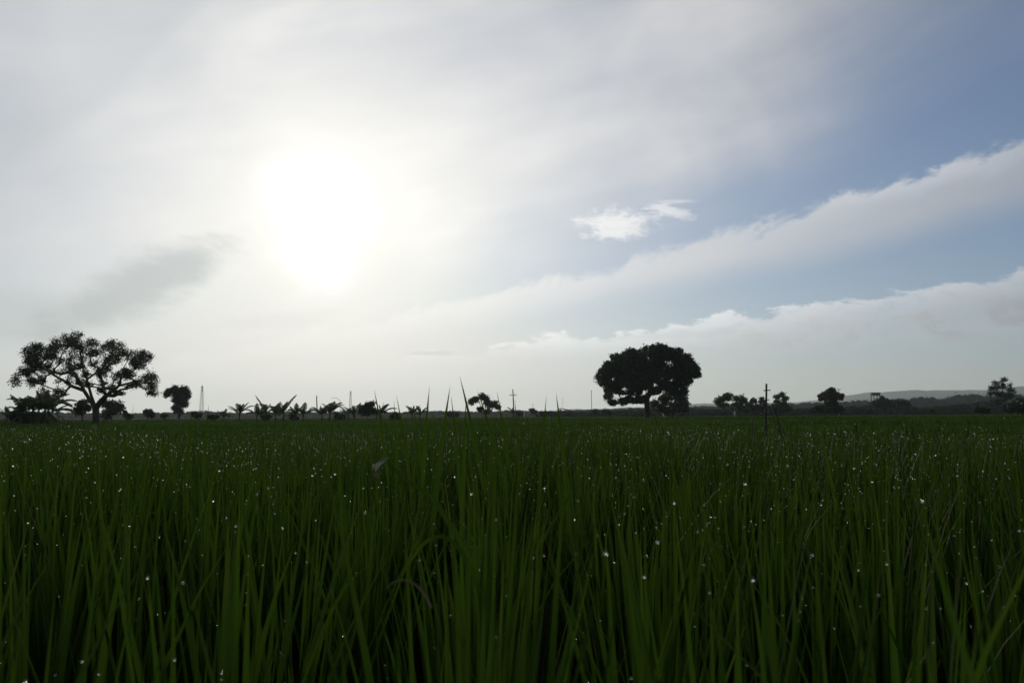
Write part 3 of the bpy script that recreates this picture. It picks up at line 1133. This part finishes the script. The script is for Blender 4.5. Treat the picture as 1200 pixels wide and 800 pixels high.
def person():
    Y = 205.0
    b = at(816.3, 487.5, Y)
    b[2] = 0.0
    root = thing('person', b, 'person in dark clothes standing in the field between the round tree and the white post', 'person')
    import bmesh

    def skin(name, verts, edges, rad, mat, sub=2):
        me = bpy.data.meshes.new(name)
        me.from_pydata([tuple(v) for v in verts], edges, [])
        o = bpy.data.objects.new(name, me)
        COL.objects.link(o)
        o.modifiers.new('skin', 'SKIN')
        for i, rr in enumerate(rad):
            sv = me.skin_vertices[0].data[i]
            sv.radius = (rr, rr * 0.8) if isinstance(rr, float) else rr
        me.skin_vertices[0].data[0].use_root = True
        sm = o.modifiers.new('sub', 'SUBSURF')
        sm.levels = sm.render_levels = sub
        o.parent = root
        me.materials.append(mat)
        return o
    S = 1.0
    V = [(0, 0, .92), (0, 0, 1.12), (0, 0, 1.32), (0, 0, 1.46), (0, .01, 1.52), (0, -.01, 1.62), (0, -.01, 1.70),
         (-.10, 0, .88), (-.12, -.02, .50), (-.13, .02, .10), (-.13, -.12, .05),
         (.10, 0, .88), (.12, .0, .50), (.14, .03, .10), (.15, -.11, .05),
         (-.19, 0, 1.40), (-.25, .02, 1.14), (-.25, -.08, .90), (-.25, -.11, .80),
         (.19, 0, 1.40), (.25, .02, 1.14), (.22, -.12, .93), (.20, -.17, .84)]
    Ed = [(0, 1), (1, 2), (2, 3), (3, 4), (4, 5), (5, 6), (0, 7), (7, 8), (8, 9), (9, 10), (0, 11), (11, 12), (12, 13), (13, 14),
          (2, 15), (15, 16), (16, 17), (17, 18), (2, 19), (19, 20), (20, 21), (21, 22)]
    rad = [.14, .125, .15, .08, .055, .095, .06, .10, .065, .042, .035, .10, .065, .042, .035, .07, .048, .035, .028, .07, .048, .035, .028]
    skin('body', V, Ed, rad, M_SKIN)
    C = [(0, 0, .90), (0, 0, 1.12), (0, 0, 1.32), (0, 0, 1.44), (-.19, 0, 1.40), (-.25, .02, 1.14), (.19, 0, 1.40), (.25, .02, 1.14)]
    skin('shirt', C, [(0, 1), (1, 2), (2, 3), (2, 4), (4, 5), (2, 6), (6, 7)], [.165, .145, .165, .08, .09, .065, .09, .065], M_CLOTH)
    T = [(0, 0, .95), (-.10, 0, .86), (-.12, -.02, .50), (-.13, .02, .12), (.10, 0, .86), (.12, 0, .50), (.14, .03, .12)]
    skin('trousers', T, [(0, 1), (1, 2), (2, 3), (0, 4), (4, 5), (5, 6)], [.155, .115, .082, .062, .115, .082, .062], M_CLOTH)
    m = MB()
    v, f = ico(3)
    v = v * np.array([.105, .115, .085]) + np.array([0, .012, 1.66])
    m.add(v + b, f)
    m.build('hair', M_CLOTH, root, smooth=True)
    m = MB()
    m.tube([b + np.array([-.035, -.105, 1.625]), b + np.array([-.035, -.085, 1.625])], .012, 6)
    m.tube([b + np.array([.035, -.105, 1.625]), b + np.array([.035, -.085, 1.625])], .012, 6)
    m.build('eyes', M_CLOTH, root)


def stakes():
    Y = 5.6
    foot = at(893, 520, Y)
    foot[2] = 0.0
    top = at(898.2, 449.5, Y)
    root = thing('wooden_stake', foot, 'thin dark leaning stake with two short crosspieces standing in the rice', 'stake')
    m = MB()
    f = np.linspace(0, 1, 14)[:, None]
    m.tube(foot + (top - foot) * f + rng.normal(0, 0.0025, (14, 3)), np.linspace(0.0042, 0.0070, 14), 8)
    m.build('shaft', M_WOOD, root, smooth=True)
    for row, hw in ((457.2, 0.024), (468.5, 0.016)):
        c = at(897, row, Y)
        fr = (c[2]) / top[2]
        c = foot + (top - foot) * fr + np.array([0, -0.011, 0])
        m = MB()
        m.tube([c + np.array([-hw, 0, -0.002]), c + np.array([hw, 0, 0.001])], 0.0035, 6)
        m.build('crosspiece', M_WOOD, root)

    def stick(name, label, pts, Y, r0, r1, twig=None):
        P = [at(p[0], p[1], Y) for p in pts]
        q = P[-1] + (P[-1] - P[-2]) / np.linalg.norm(P[-1] - P[-2]) * 0.4
        P = np.array(P + [q])
        base = P[-1]
        root = thing(name, base, label, 'stick')
        m = MB()
        d = np.concatenate([[0], np.cumsum(np.linalg.norm(np.diff(P, axis=0), axis=1))])
        f = np.linspace(0, d[-1], 16)
        Q = np.stack([np.interp(f, d, P[:, i]) for i in range(3)], 1) + rng.normal(0, 0.0015, (16, 3))
        m.tube(Q, np.linspace(r0, r1, 16), 7)
        m.build('stem', M_WOOD, root, smooth=True)
        if twig:
            T = [at(p[0], p[1], Y) for p in twig]
            m = MB()
            m.tube(T, np.linspace(r0 * 0.5, r0 * 0.9, len(T)), 6)
            m.build('twig', M_WOOD, root)
    stick('bent_stick', 'bent dark stick leaning left with a small side twig, right of the stake', [(905, 473), (909.5, 483), (913, 495), (914.5, 506)], 5.3, 0.0040, 0.0062,
          [(908.5, 497), (911, 502), (914, 505)])
    stick('dry_stalk', 'thin dark stalk standing upright in the rice left of the stake', [(881, 491), (882, 502), (884, 520)], 4.6, 0.0032, 0.0045)


def bent_leaf():
    """the broken rice leaf with a curled brown tip, and two arched dead leaves"""
    def strip(name, label, pts, Ys, w, mat, cat, wprof=None, roll=0.12):
        P0 = np.array([at(p[0], p[1], y) for p, y in zip(pts, Ys)])
        d = np.concatenate([[0], np.cumsum(np.linalg.norm(np.diff(P0, axis=0), axis=1))])
        f = np.linspace(0, d[-1], 26)
        P = np.stack([np.interp(f, d, P0[:, i]) for i in range(3)], 1)
        for _ in range(3):
            P[1:-1] = (P[:-2] + 2 * P[1:-1] + P[2:]) / 4
        t = np.linspace(0, 1, 26)
        tan = np.gradient(P, axis=0)
        tan /= np.linalg.norm(tan, axis=1)[:, None]
        a = np.cross(tan, np.array([0, 1.0, 0]))
        a /= np.linalg.norm(a, axis=1)[:, None]
        b = np.cross(tan, a)
        ang = roll + 0.4 * np.sin(t * 5)
        W = a * np.cos(ang)[:, None] + b * np.sin(ang)[:, None]
        N = np.cross(tan, W)
        ww = (w / 2 * np.interp(t, *(wprof or ([0, .15, .7, 1], [.15, .8, 1, .8]))))[:, None]
        V = np.stack([P - W * ww, P + N * ww * 0.3, P + W * ww], 1)
        i = np.arange(25)[:, None] * 3
        k = np.arange(2)[None]
        uv = np.broadcast_to(np.array([[0, .5], [.5, .5], [1, .5]])[None], (26, 3, 2)).reshape(-1, 2)
        m = MB()
        m.add(V.reshape(-1, 3), np.stack([i + k, i + k + 1, i + 3 + k + 1, i + 3 + k], -1).reshape(-1, 4), uv)
        root = thing(name, P[-1], label, cat)
        m.build('blade', mat, root, smooth=True)
        return root, P
    root, P = strip('bent_rice_leaf', 'rice leaf broken over to the left, ending in a small curled brown tip', [(452, 541), (462, 549), (476, 563), (490, 572), (500, 575), (512, 590), (530, 618), (548, 645), (560, 690)],
                    [0.98, 0.96, 0.94, 0.92, 0.91, 0.90, 0.88, 0.87, 0.86], 0.0070, M_RICE, 'leaf')
    m = MB()
    r = np.random.default_rng(3)
    for s in range(4):
        f = np.linspace(0, 1, 9)
        c = P[0] + np.array([-0.003, 0, 0.0])
        a = np.stack([-0.009 * f + 0.006 * np.sin(f * 5 + s), 0.004 * np.cos(f * 6 + s * 2), -0.007 * f * (1 + 0.5 * s) + 0.006 * np.sin(f * 4 + s)], 1)
        Q = c + a
        wv = np.array([0.001, 0.002, 0.0022]) * np.sin(0.3 + f * 2.6)[:, None] * (1 - 0.15 * s)
        V = np.stack([Q - wv, Q + wv], 1).reshape(-1, 3)
        i = np.arange(8)[:, None] * 2
        m.add(V, np.hstack([i, i + 1, i + 3, i + 2]))
    m.build('dry_tip', M_DRY, root, smooth=True)
    strip('arched_dead_leaf', 'thin pale dead leaf arching low among the wet blades', [(452, 690), (460, 682), (472, 678), (484, 682), (496, 693), (506, 712)],
          [0.62, 0.61, 0.60, 0.60, 0.59, 0.59], 0.0018, M_DRY, 'leaf')
    strip('drooping_rice_leaf', 'rice leaf bowed over in a hoop below the broken leaf', [(474, 668), (484, 652), (496, 636), (508, 628), (520, 627), (534, 636), (550, 660), (562, 695)],
          [0.82, 0.82, 0.81, 0.80, 0.79, 0.78, 0.77, 0.77], 0.0045, M_RICE, 'leaf')


# ------------------------------------------------------------------ assemble
def main():
    ground()
    hill('hills', [(600, 487), (660, 481.5), (700, 478.5), (725, 476.8), (760, 476), (820, 474.5), (870, 472.5), (920, 471), (960, 468.5), (1000, 463.5), (1050, 460.5), (1100, 457.5), (1150, 456), (1200, 454.5), (1300, 453), (1500, 452)], 5000, 900, 2)
    hill('low_hills', [(560, 487.5), (700, 482), (800, 479.5), (900, 477.5), (1000, 474), (1100, 468), (1200, 466), (1300, 464), (1500, 464)], 2900, 500, 4)
    haze()
    dew = rice_near()
    dew_drops(dew)
    rice_far()
    bund()
    weeds()
    # far woods
    woods('far_treeline', 'long dark band of far woods under the pale hills on the right', [(620, 482), (700, 479), (760, 477), (850, 475), (900, 474), (1000, 469), (1040, 467), (1080, 465.5), (1100, 463), (1140, 461.5), (1180, 461), (1240, 459), (1400, 458)], 760, 140, 484, 41, 0.95)
    woods('low_treeline', 'thin line of low woods along the horizon behind the banana plants', [(-120, 481), (0, 482), (60, 482.5), (150, 484), (190, 483), (240, 481), (275, 483.5), (330, 482), (380, 483), (420, 480.5), (470, 482.5), (520, 481), (560, 482), (600, 480.5), (650, 482), (700, 479)], 700, 100, 489, 42, 0.9)
    woods('near_treeline', 'bluish green belt of bushes and trees in front of the far woods', [(632, 484), (640, 482), (652, 483), (660, 482), (690, 482.5), (700, 480), (720, 480.5), (800, 478), (840, 479), (868, 477), (884, 473), (900, 475), (930, 479), (945, 478), (990, 477), (1010, 474), (1030, 474), (1046, 474), (1060, 474), (1080, 478), (1120, 474), (1160, 470), (1200, 472), (1260, 466), (1400, 464)], 330, 40, 484, 43, 0.5)

    # the big spreading tree on the left
    tree('spreading_tree', 'large open crowned tree with forked trunk and airy spreading limbs at far left', 'tree', (113, 495),
         [(30, 445, 7), (38, 442, 6), (33, 426, 8), (27, 433, 7), (45, 412, 9), (47, 401, 7), (60, 404, 9), (72, 397, 7), (85, 393, 7), (98, 394, 7), (112, 394, 7),
          (123, 401, 6), (60, 419, 9), (46, 427, 7), (75, 409, 8), (90, 404, 7), (105, 404, 6), (131, 407, 5), (73, 424, 7), (86, 418, 6), (63, 432, 5), (75, 456, 5),
          (140, 418, 7), (150, 408, 7), (160, 408, 6), (167, 416, 5), (170, 424, 5), (153, 419, 7), (136, 432, 7), (121, 437, 6), (145, 433, 7), (158, 438, 5),
          (172, 441, 7), (165, 446, 5), (177, 452, 5), (183, 459, 4), (150, 449, 4), (126, 452, 5), (116, 449, 4), (138, 457, 4),
          (98, 432, 5), (110, 426, 4), (102, 445, 4), (82, 446, 3.5)],
         84, guides=[[(113, 495), (112.5, 485), (112, 478)], [(112, 478), (103, 468, 4), (94, 457, 8), (87, 445, 10), (76, 428, 14), (64, 416, 16)],
                     [(112, 478), (108.5, 462, -4), (106, 445, -8), (101, 426, -10), (98, 408, -10)], [(112, 478), (119, 471, -3), (129, 463, -8), (135, 452, -8), (141, 438, -6), (152, 422, -4)],
                     [(129, 463, -8), (140, 452, -2), (156, 446, 6), (172, 449, 10)], [(94, 457, 8), (82, 452, 2), (70, 440, -12), (52, 425, -18)], [(106, 445, -8), (118, 430, 6), (124, 415, 14)]],
         trunk_px=8.0, leaf=0.135, dens=1.05, copies=4, sub=0.64, fill=0.105, rs=0.97, jit=0.42, shrink=(1.0, 0.945), seed=3, depth=0.62)
    # the round tree
    tree('round_tree', 'dense dark round crowned tree standing alone on a short trunk', 'tree', (759, 488.5),
         [(707, 440, 10), (713, 452, 8), (708, 463, 4.5), (716, 470, 5), (728, 470, 5), (738, 467, 5), (722, 429, 10), (736, 419, 11), (752, 414, 10), (768, 414, 10), (784, 418, 10),
          (798, 426, 10), (806, 434, 9), (802, 447, 8), (804, 456, 6), (735, 437, 11), (752, 429, 11), (770, 427, 11), (787, 436, 10), (725, 447, 8), (741, 451, 7), (789, 450, 8),
          (757, 445, 6), (764, 458, 4), (750, 466, 5), (773, 447, 4), (718, 418, 5), (800, 416, 5), (757, 407, 4), (776, 407, 4), (812, 444, 5), (701, 448, 4), (722, 457, 3.5), (735, 459, 3.5), (746, 459, 3), (771, 458, 3), (780, 452, 4), (764, 447, 4), (796, 458, 3), (745, 468, 3.5), (748, 441, 6), (757, 438, 6), (752, 452, 5), (763, 451, 4.5), (814, 431, 5), (770, 440, 5), (793, 413, 7), (802, 418, 8), (808, 424, 7), (815, 437, 6), (712, 428, 8), (705, 434, 7), (733, 414, 6), (760, 411, 7), (743, 412, 6), (726, 421, 8), (809, 426, 6), (780, 411, 6), (716, 428, 7)],
         140, guides=[[(759, 488.5), (758.5, 479), (758, 470)], [(758, 470), (752, 456, 5), (741, 441, 10), (726, 432, 14)], [(758, 470), (760, 452, -8), (762, 432, -10), (764, 418, -8)],
                      [(758, 470), (768, 456, -4), (780, 442, -8), (796, 432, -6)], [(758, 470), (745, 462, -8), (730, 462, -16), (714, 462, -18)], [(758, 470), (764, 455, 14), (770, 440, 22)]],
         trunk_px=6.5, leaf=0.26, dens=2.0, copies=4, sub=0.50, fill=0.44, rs=0.86, jit=0.28, shrink=(0.94, 0.97), seed=5, depth=0.8)
    tree('leaning_tree', 'smaller lighter tree tucked under the right side of the round tree', 'tree', (789, 487.5),
         [(779, 465, 8), (795, 467, 8), (788, 457, 7), (803, 474, 5), (775, 475, 6), (791, 477, 7), (766, 474, 5), (783, 482, 4), (800, 480, 4)], 165, trunk_px=2.6, leaf=0.42, dens=1.1, seed=6, mat=M_TREE2, fill=0.30, sub=0.6, copies=3)
    # small trees along the line
    tree('heart_shaped_tree', 'small dense heart shaped tree between the spreading tree and the lattice tower', 'tree', (210, 489.5),
         [(202, 458, 6), (208, 462, 8), (215, 459, 7), (198, 463, 4), (209, 472, 6), (218, 465, 5), (206, 479, 4), (212, 482, 4), (210, 468, 8)], 150, trunk_px=2.5, leaf=0.28, seed=8, fill=0.55, sub=0.5, copies=3)
    tree('small_tree', 'loose dark tree directly right of the four tall rice leaves', 'tree', (569, 487),
         [(553, 470, 4), (558, 468, 3.5), (565, 465, 4), (569, 466, 3.5), (572, 472, 5), (579, 474, 4), (583, 477, 3), (562, 480, 3.5), (571, 482, 4)], 190, trunk_px=1.8, leaf=0.34, seed=9, fill=0.32, dens=0.9, sub=0.65, copies=3)
    tree('open_tree', 'pale trunked tree with thin spreading crown over the white post', 'tree', (861, 486.5),
         [(842, 470, 4.5), (849, 466, 5), (857, 466, 5.5), (866, 467, 4.5), (871, 470, 3.5), (848, 474, 4), (862, 474, 4), (869, 476, 4)], 200, trunk_px=2.0, leaf=0.36, seed=10, fill=0.30, dens=0.9, mat=M_TREE2, sub=0.6, copies=3)
    tree('round_bushy_tree', 'rounded tree with a dense ball of crown beside a pole with slanting arms', 'tree', (974, 485.5),
         [(965, 463, 5), (971, 460, 5), (978, 461, 5.5), (982, 465, 4), (964, 467, 3), (976, 468, 6), (972, 475, 5), (980, 476, 6), (968, 480, 4), (984, 481, 4), (975, 482, 5)], 210, trunk_px=2.4, leaf=0.45, seed=12, fill=1.4)
    tree('thin_tree', 'small tree with a ragged uneven crown just right of the stake', 'tree', (916, 486),
         [(911, 465, 3), (915, 463, 3), (919, 467, 3), (912, 471, 3.5), (918, 473, 4), (924, 480, 5), (914, 480, 4), (909, 476, 3)], 230, trunk_px=1.6, leaf=0.38, seed=13, fill=0.35, mat=M_TREE2, sub=0.6, copies=3)
    tree('bushy_tree', 'bushy dark tree behind the thin leaning stake', 'tree', (887, 485.5),
         [(878, 474, 4), (884, 470, 4), (890, 468, 3), (895, 472, 4), (886, 478, 5), (894, 480, 5), (877, 481, 4)], 240, trunk_px=1.6, leaf=0.5, seed=14, fill=1.1)
    tree('airy_tree', 'sparse airy tree with see through layered crown at the far right', 'tree', (1174, 482),
         [(1168, 448, 3.5), (1174, 445, 3), (1164, 454, 3.5), (1172, 453, 4), (1180, 452, 3.5), (1185, 457, 3.5), (1163, 461, 3.5), (1170, 461, 4), (1178, 462, 4), (1184, 464, 3.5), (1174, 468, 5), (1166, 469, 4)], 210, trunk_px=1.6, leaf=0.34, seed=15, fill=0.26, flat=0.5, mat=M_TREE2, sub=0.6, copies=3)
    tree('domed_tree', 'dark dome shaped tree right under the water tank', 'tree', (1034, 483.5),
         [(1026, 474, 5), (1033, 470, 5), (1040, 472, 5), (1029, 479, 4), (1037, 479, 5)], 290, trunk_px=1.8, leaf=0.6, seed=16, fill=1.4)
    tree('domed_tree', 'dark flat domed tree standing right of the one under the tank', 'tree', (1055, 483.5),
         [(1047, 474, 4), (1054, 471, 4.5), (1061, 473, 4), (1051, 479, 4), (1059, 479, 4)], 300, trunk_px=1.8, leaf=0.6, seed=17, fill=1.3)
    shrub('bush', 'dark rounded bush at the left foot of the round bushy tree', 'bush', (956, 479.5), 190, 8, 5, 51, leaf=0.34)
    shrub('bush', 'green tangled bush growing below the airy tree', 'bush', (1150, 481), 130, 9, 3.5, 52, leaf=0.22, mat=M_TREE2)
    shrub('bush', 'large dark bush cut off by the right edge of the view', 'bush', (1192, 475), 140, 14, 9, 53, leaf=0.30)
    shrub('bush', 'tiny dark bush alone in the field below the far woods', 'bush', (1091, 481.5), 150, 3, 2, 54, leaf=0.18)
    shrub('bush', 'rounded bush carrying a thin mast behind it near the hut', 'bush', (625, 481.5), 260, 4.5, 3.8, 55, leaf=0.40)
    shrub('bush', 'dark bush in the field left of the round tree trunk', 'bush', (696, 484), 230, 5, 2.6, 56, leaf=0.36)
    shrub('bush', 'slim dark sapling beside the trunk of the round tree', 'bush', (752, 483.5), 160, 1.3, 2.8, 57, leaf=0.15, n=5)
    shrub('bush', 'low bush directly under the spreading tree on its left', 'bush', (97, 477), 105, 9, 11, 58, leaf=0.24)
    shrub('bush', 'bluish bush behind the trunk of the spreading tree', 'bush', (131, 478), 150, 11, 12, 59, leaf=0.36)
    shrub('bush', 'bush with ragged top right of the spreading tree', 'bush', (148, 486), 110, 5, 4.5, 60, leaf=0.24)
    shrub('bush', 'palm like bush midway to the heart shaped tree', 'bush', (174, 485), 130, 6, 4.5, 61, leaf=0.3)
    shrub('bush', 'low bush just left of the heart shaped tree', 'bush', (192, 487), 150, 4, 2.6, 62, leaf=0.28)
    shrub('bush', 'low dark bush at the foot of the lattice tower', 'bush', (230, 487), 130, 7, 3.2, 63, leaf=0.26)
    shrub('bush', 'shaggy green mound between two groups of banana plants', 'bush', (430, 480.5), 110, 9, 7, 64, leaf=0.26)
    shrub('bush', 'low tree clump just right of the banana plants near the horizon', 'bush', (530, 486), 200, 8, 2.4, 65, leaf=0.34)
    shrub('bush', 'dark undergrowth beneath the tall banana clump', 'bush', (30, 488), 92, 26, 6, 66, leaf=0.22)

    for i, (c, rx, ry, Y, lb) in enumerate([((345, 489), 6, 3.0, 108, 'low dark bush among the banana stems under the thin banana plant'), ((398, 488.5), 7, 3.0, 112, 'low bush at the foot of the curved street lamp'),
                                    ((462, 487.5), 6, 3.5, 118, 'small bush right of the banana group, behind the slender rice tips'), ((312, 489), 6, 2.6, 112, 'flat bush between the third banana plant and the tall one'),
                                    ((250, 488.5), 6, 2.5, 118, 'flat bush at the left end of the banana row'), ((640, 484.5), 7, 2.4, 230, 'low dark bush just left of the field hut'), ((712, 483.5), 6, 3.0, 235, 'round bush between the brown mast and the round tree'), ((610, 486), 6, 2.2, 210, 'low bush behind the first white post')]):
        shrub('bush', lb, 'bush', c, Y, rx, ry, 70 + i, leaf=0.24 if Y < 150 else 0.36)
    # banana plants
    bl = [((25, 495.5), 30, 88, 'banana plant with long drooping leaves on the left of the clump'), ((56, 495.5), 36, 89, 'banana plant with a high upright leaf right of the thickest stem'), ((38, 495), 38, 90, 'tall banana plant with a wide arched leaf in the left clump'), ((52, 496), 40, 86, 'tallest banana plant, its thick stem beside the spreading tree'),
          ((61, 494), 30, 92, 'banana plant with tattered leaves on the right of the left clump'), ((45, 494), 30, 96, 'short banana plant crowded in the middle of the left clump'),
          ((8, 495), 21, 96, 'small banana plant at the left edge of the view')]
    for i, (b, h, Y, lb) in enumerate(bl):
        banana(b, h, Y, lb, nl=13, seed=20 + i, dead=3)
    row = [((262, 492), 11, 100, 0, 'low spreading banana plant at the left end of the row'), ((280, 494.5), 22, 92, 0.05, 'banana plant with wide open leaves second from the left of the row'),
           ((301, 494), 18, 94, 0, 'banana plant with a bushy pale top third from the left'), ((310, 491), 20, 105, 0.1, 'slender banana plant with two upright leaves behind the bushy one'),
           ((323, 493.5), 21, 96, -0.05, 'banana plant with a broad upright leaf left of the tall one'), ((332, 495), 25, 90, 0, 'tall upright banana plant with knobbly top in the row'),
           ((345, 492), 17, 104, 0.2, 'thin banana plant with one slanting leaf after the tall one'), ((355, 495), 20, 91, 0, 'compact banana plant standing apart left of the thin pole'),
           ((377, 495), 21, 91, 0.0, 'banana plant right of the thin pole with leaves to the left'), ((384.5, 494), 22, 93, 0.18, 'banana plant leaning right with one big rising leaf'),
           ((389, 494.5), 14, 92, 0.75, 'small banana plant bent far over to the right'), ((408, 491), 16, 106, 0, 'banana plant left of the faint lattice tower foot'),
           ((414.5, 491.5), 17, 104, 0, 'banana plant with spiky fan of leaves under the lattice tower'), ((441, 490), 15, 112, 0, 'banana plant in the group behind the tilted rice leaf'),
           ((447, 490), 17, 110, -0.05, 'banana plant with thin drooping right leaves behind a rice leaf'), ((483, 489.5), 14, 115, 0, 'single banana plant like a star left of the tall rice leaves'),
           ((491.5, 489.5), 14, 116, 0.05, 'banana plant half hidden behind the tall rice leaf'), ((601, 487.5), 10, 150, 0, 'small banana plant at the foot of the crossarm pole')]
    for i, (b, h, Y, ln, lb) in enumerate(row):
        banana(b, h, Y, lb, nl=8, seed=60 + i, lean=ln)

    # poles, towers, hut, people
    pole((602.5, 487), (601, 456), 200, 'utility pole with one crossarm above the small banana plant', 0.17, [(0.80, 0.85, '-')], mat=M_WOOD)
    pole((372, 489), (371, 463.5), 230, 'plain thick grey pole without arms behind the banana row', 0.20, group=None, name='concrete_pole', cat='pole')
    pole((398.6, 488), (398.6, 469), 260, 'thin curved arm street lamp right of the leaning banana plant', 0.07, name='street_lamp', cat='street lamp', lamp=-1, mat=M_STEEL)
    pole((502.5, 487), (502, 467), 320, 'faint thin pole between the tall rice leaves', 0.09, name='thin_pole', cat='pole')
    pole((624.5, 486), (624.3, 473), 420, 'thin mast with short crossarm above the rounded bush', 0.10, [(0.93, 0.7, '-')])
    pole((659.5, 486), (659.3, 465), 400, 'faint mast rising behind the field hut', 0.07, name='thin_mast', cat='mast', mat=M_STEEL)
    pole((693.5, 485.5), (693, 457.5), 360, 'tall slim brown mast with a small top left of the round tree', 0.13, [(0.985, 0.28, '-')], mat=M_WOOD, r1=0.11)
    pole((983.5, 484), (983, 455.5), 330, 'pole with slanting arms rising behind the round bushy tree', 0.14, [(0.95, 0.75, 'V')])
    pole((71.5, 489), (71.5, 480), 380, 'tiny distant pole left of the pair under the spreading tree', 0.10, [(0.9, 0.6, '-')])
    pole((78.5, 489), (78.5, 480), 370, 'tiny distant pole right of the pair under the spreading tree', 0.10, [(0.9, 0.6, '-')])
    lattice(236, 452, 700, 3.4, 1.1, 'pale lattice tower standing right of the heart shaped tree')
    lattice(410.5, 458, 900, 3.2, 1.0, 'fainter lattice tower rising above the banana row')
    hut()
    water_tower()
    white_post(614.5, 482, 488, 180, 0.30, 'short white post in the field right of the crossarm pole')
    white_post(861, 481.5, 487.5, 190, 0.32, 'white post under the thin spreading crown beyond the field')
    person()
    stakes()
    bent_leaf()


main()
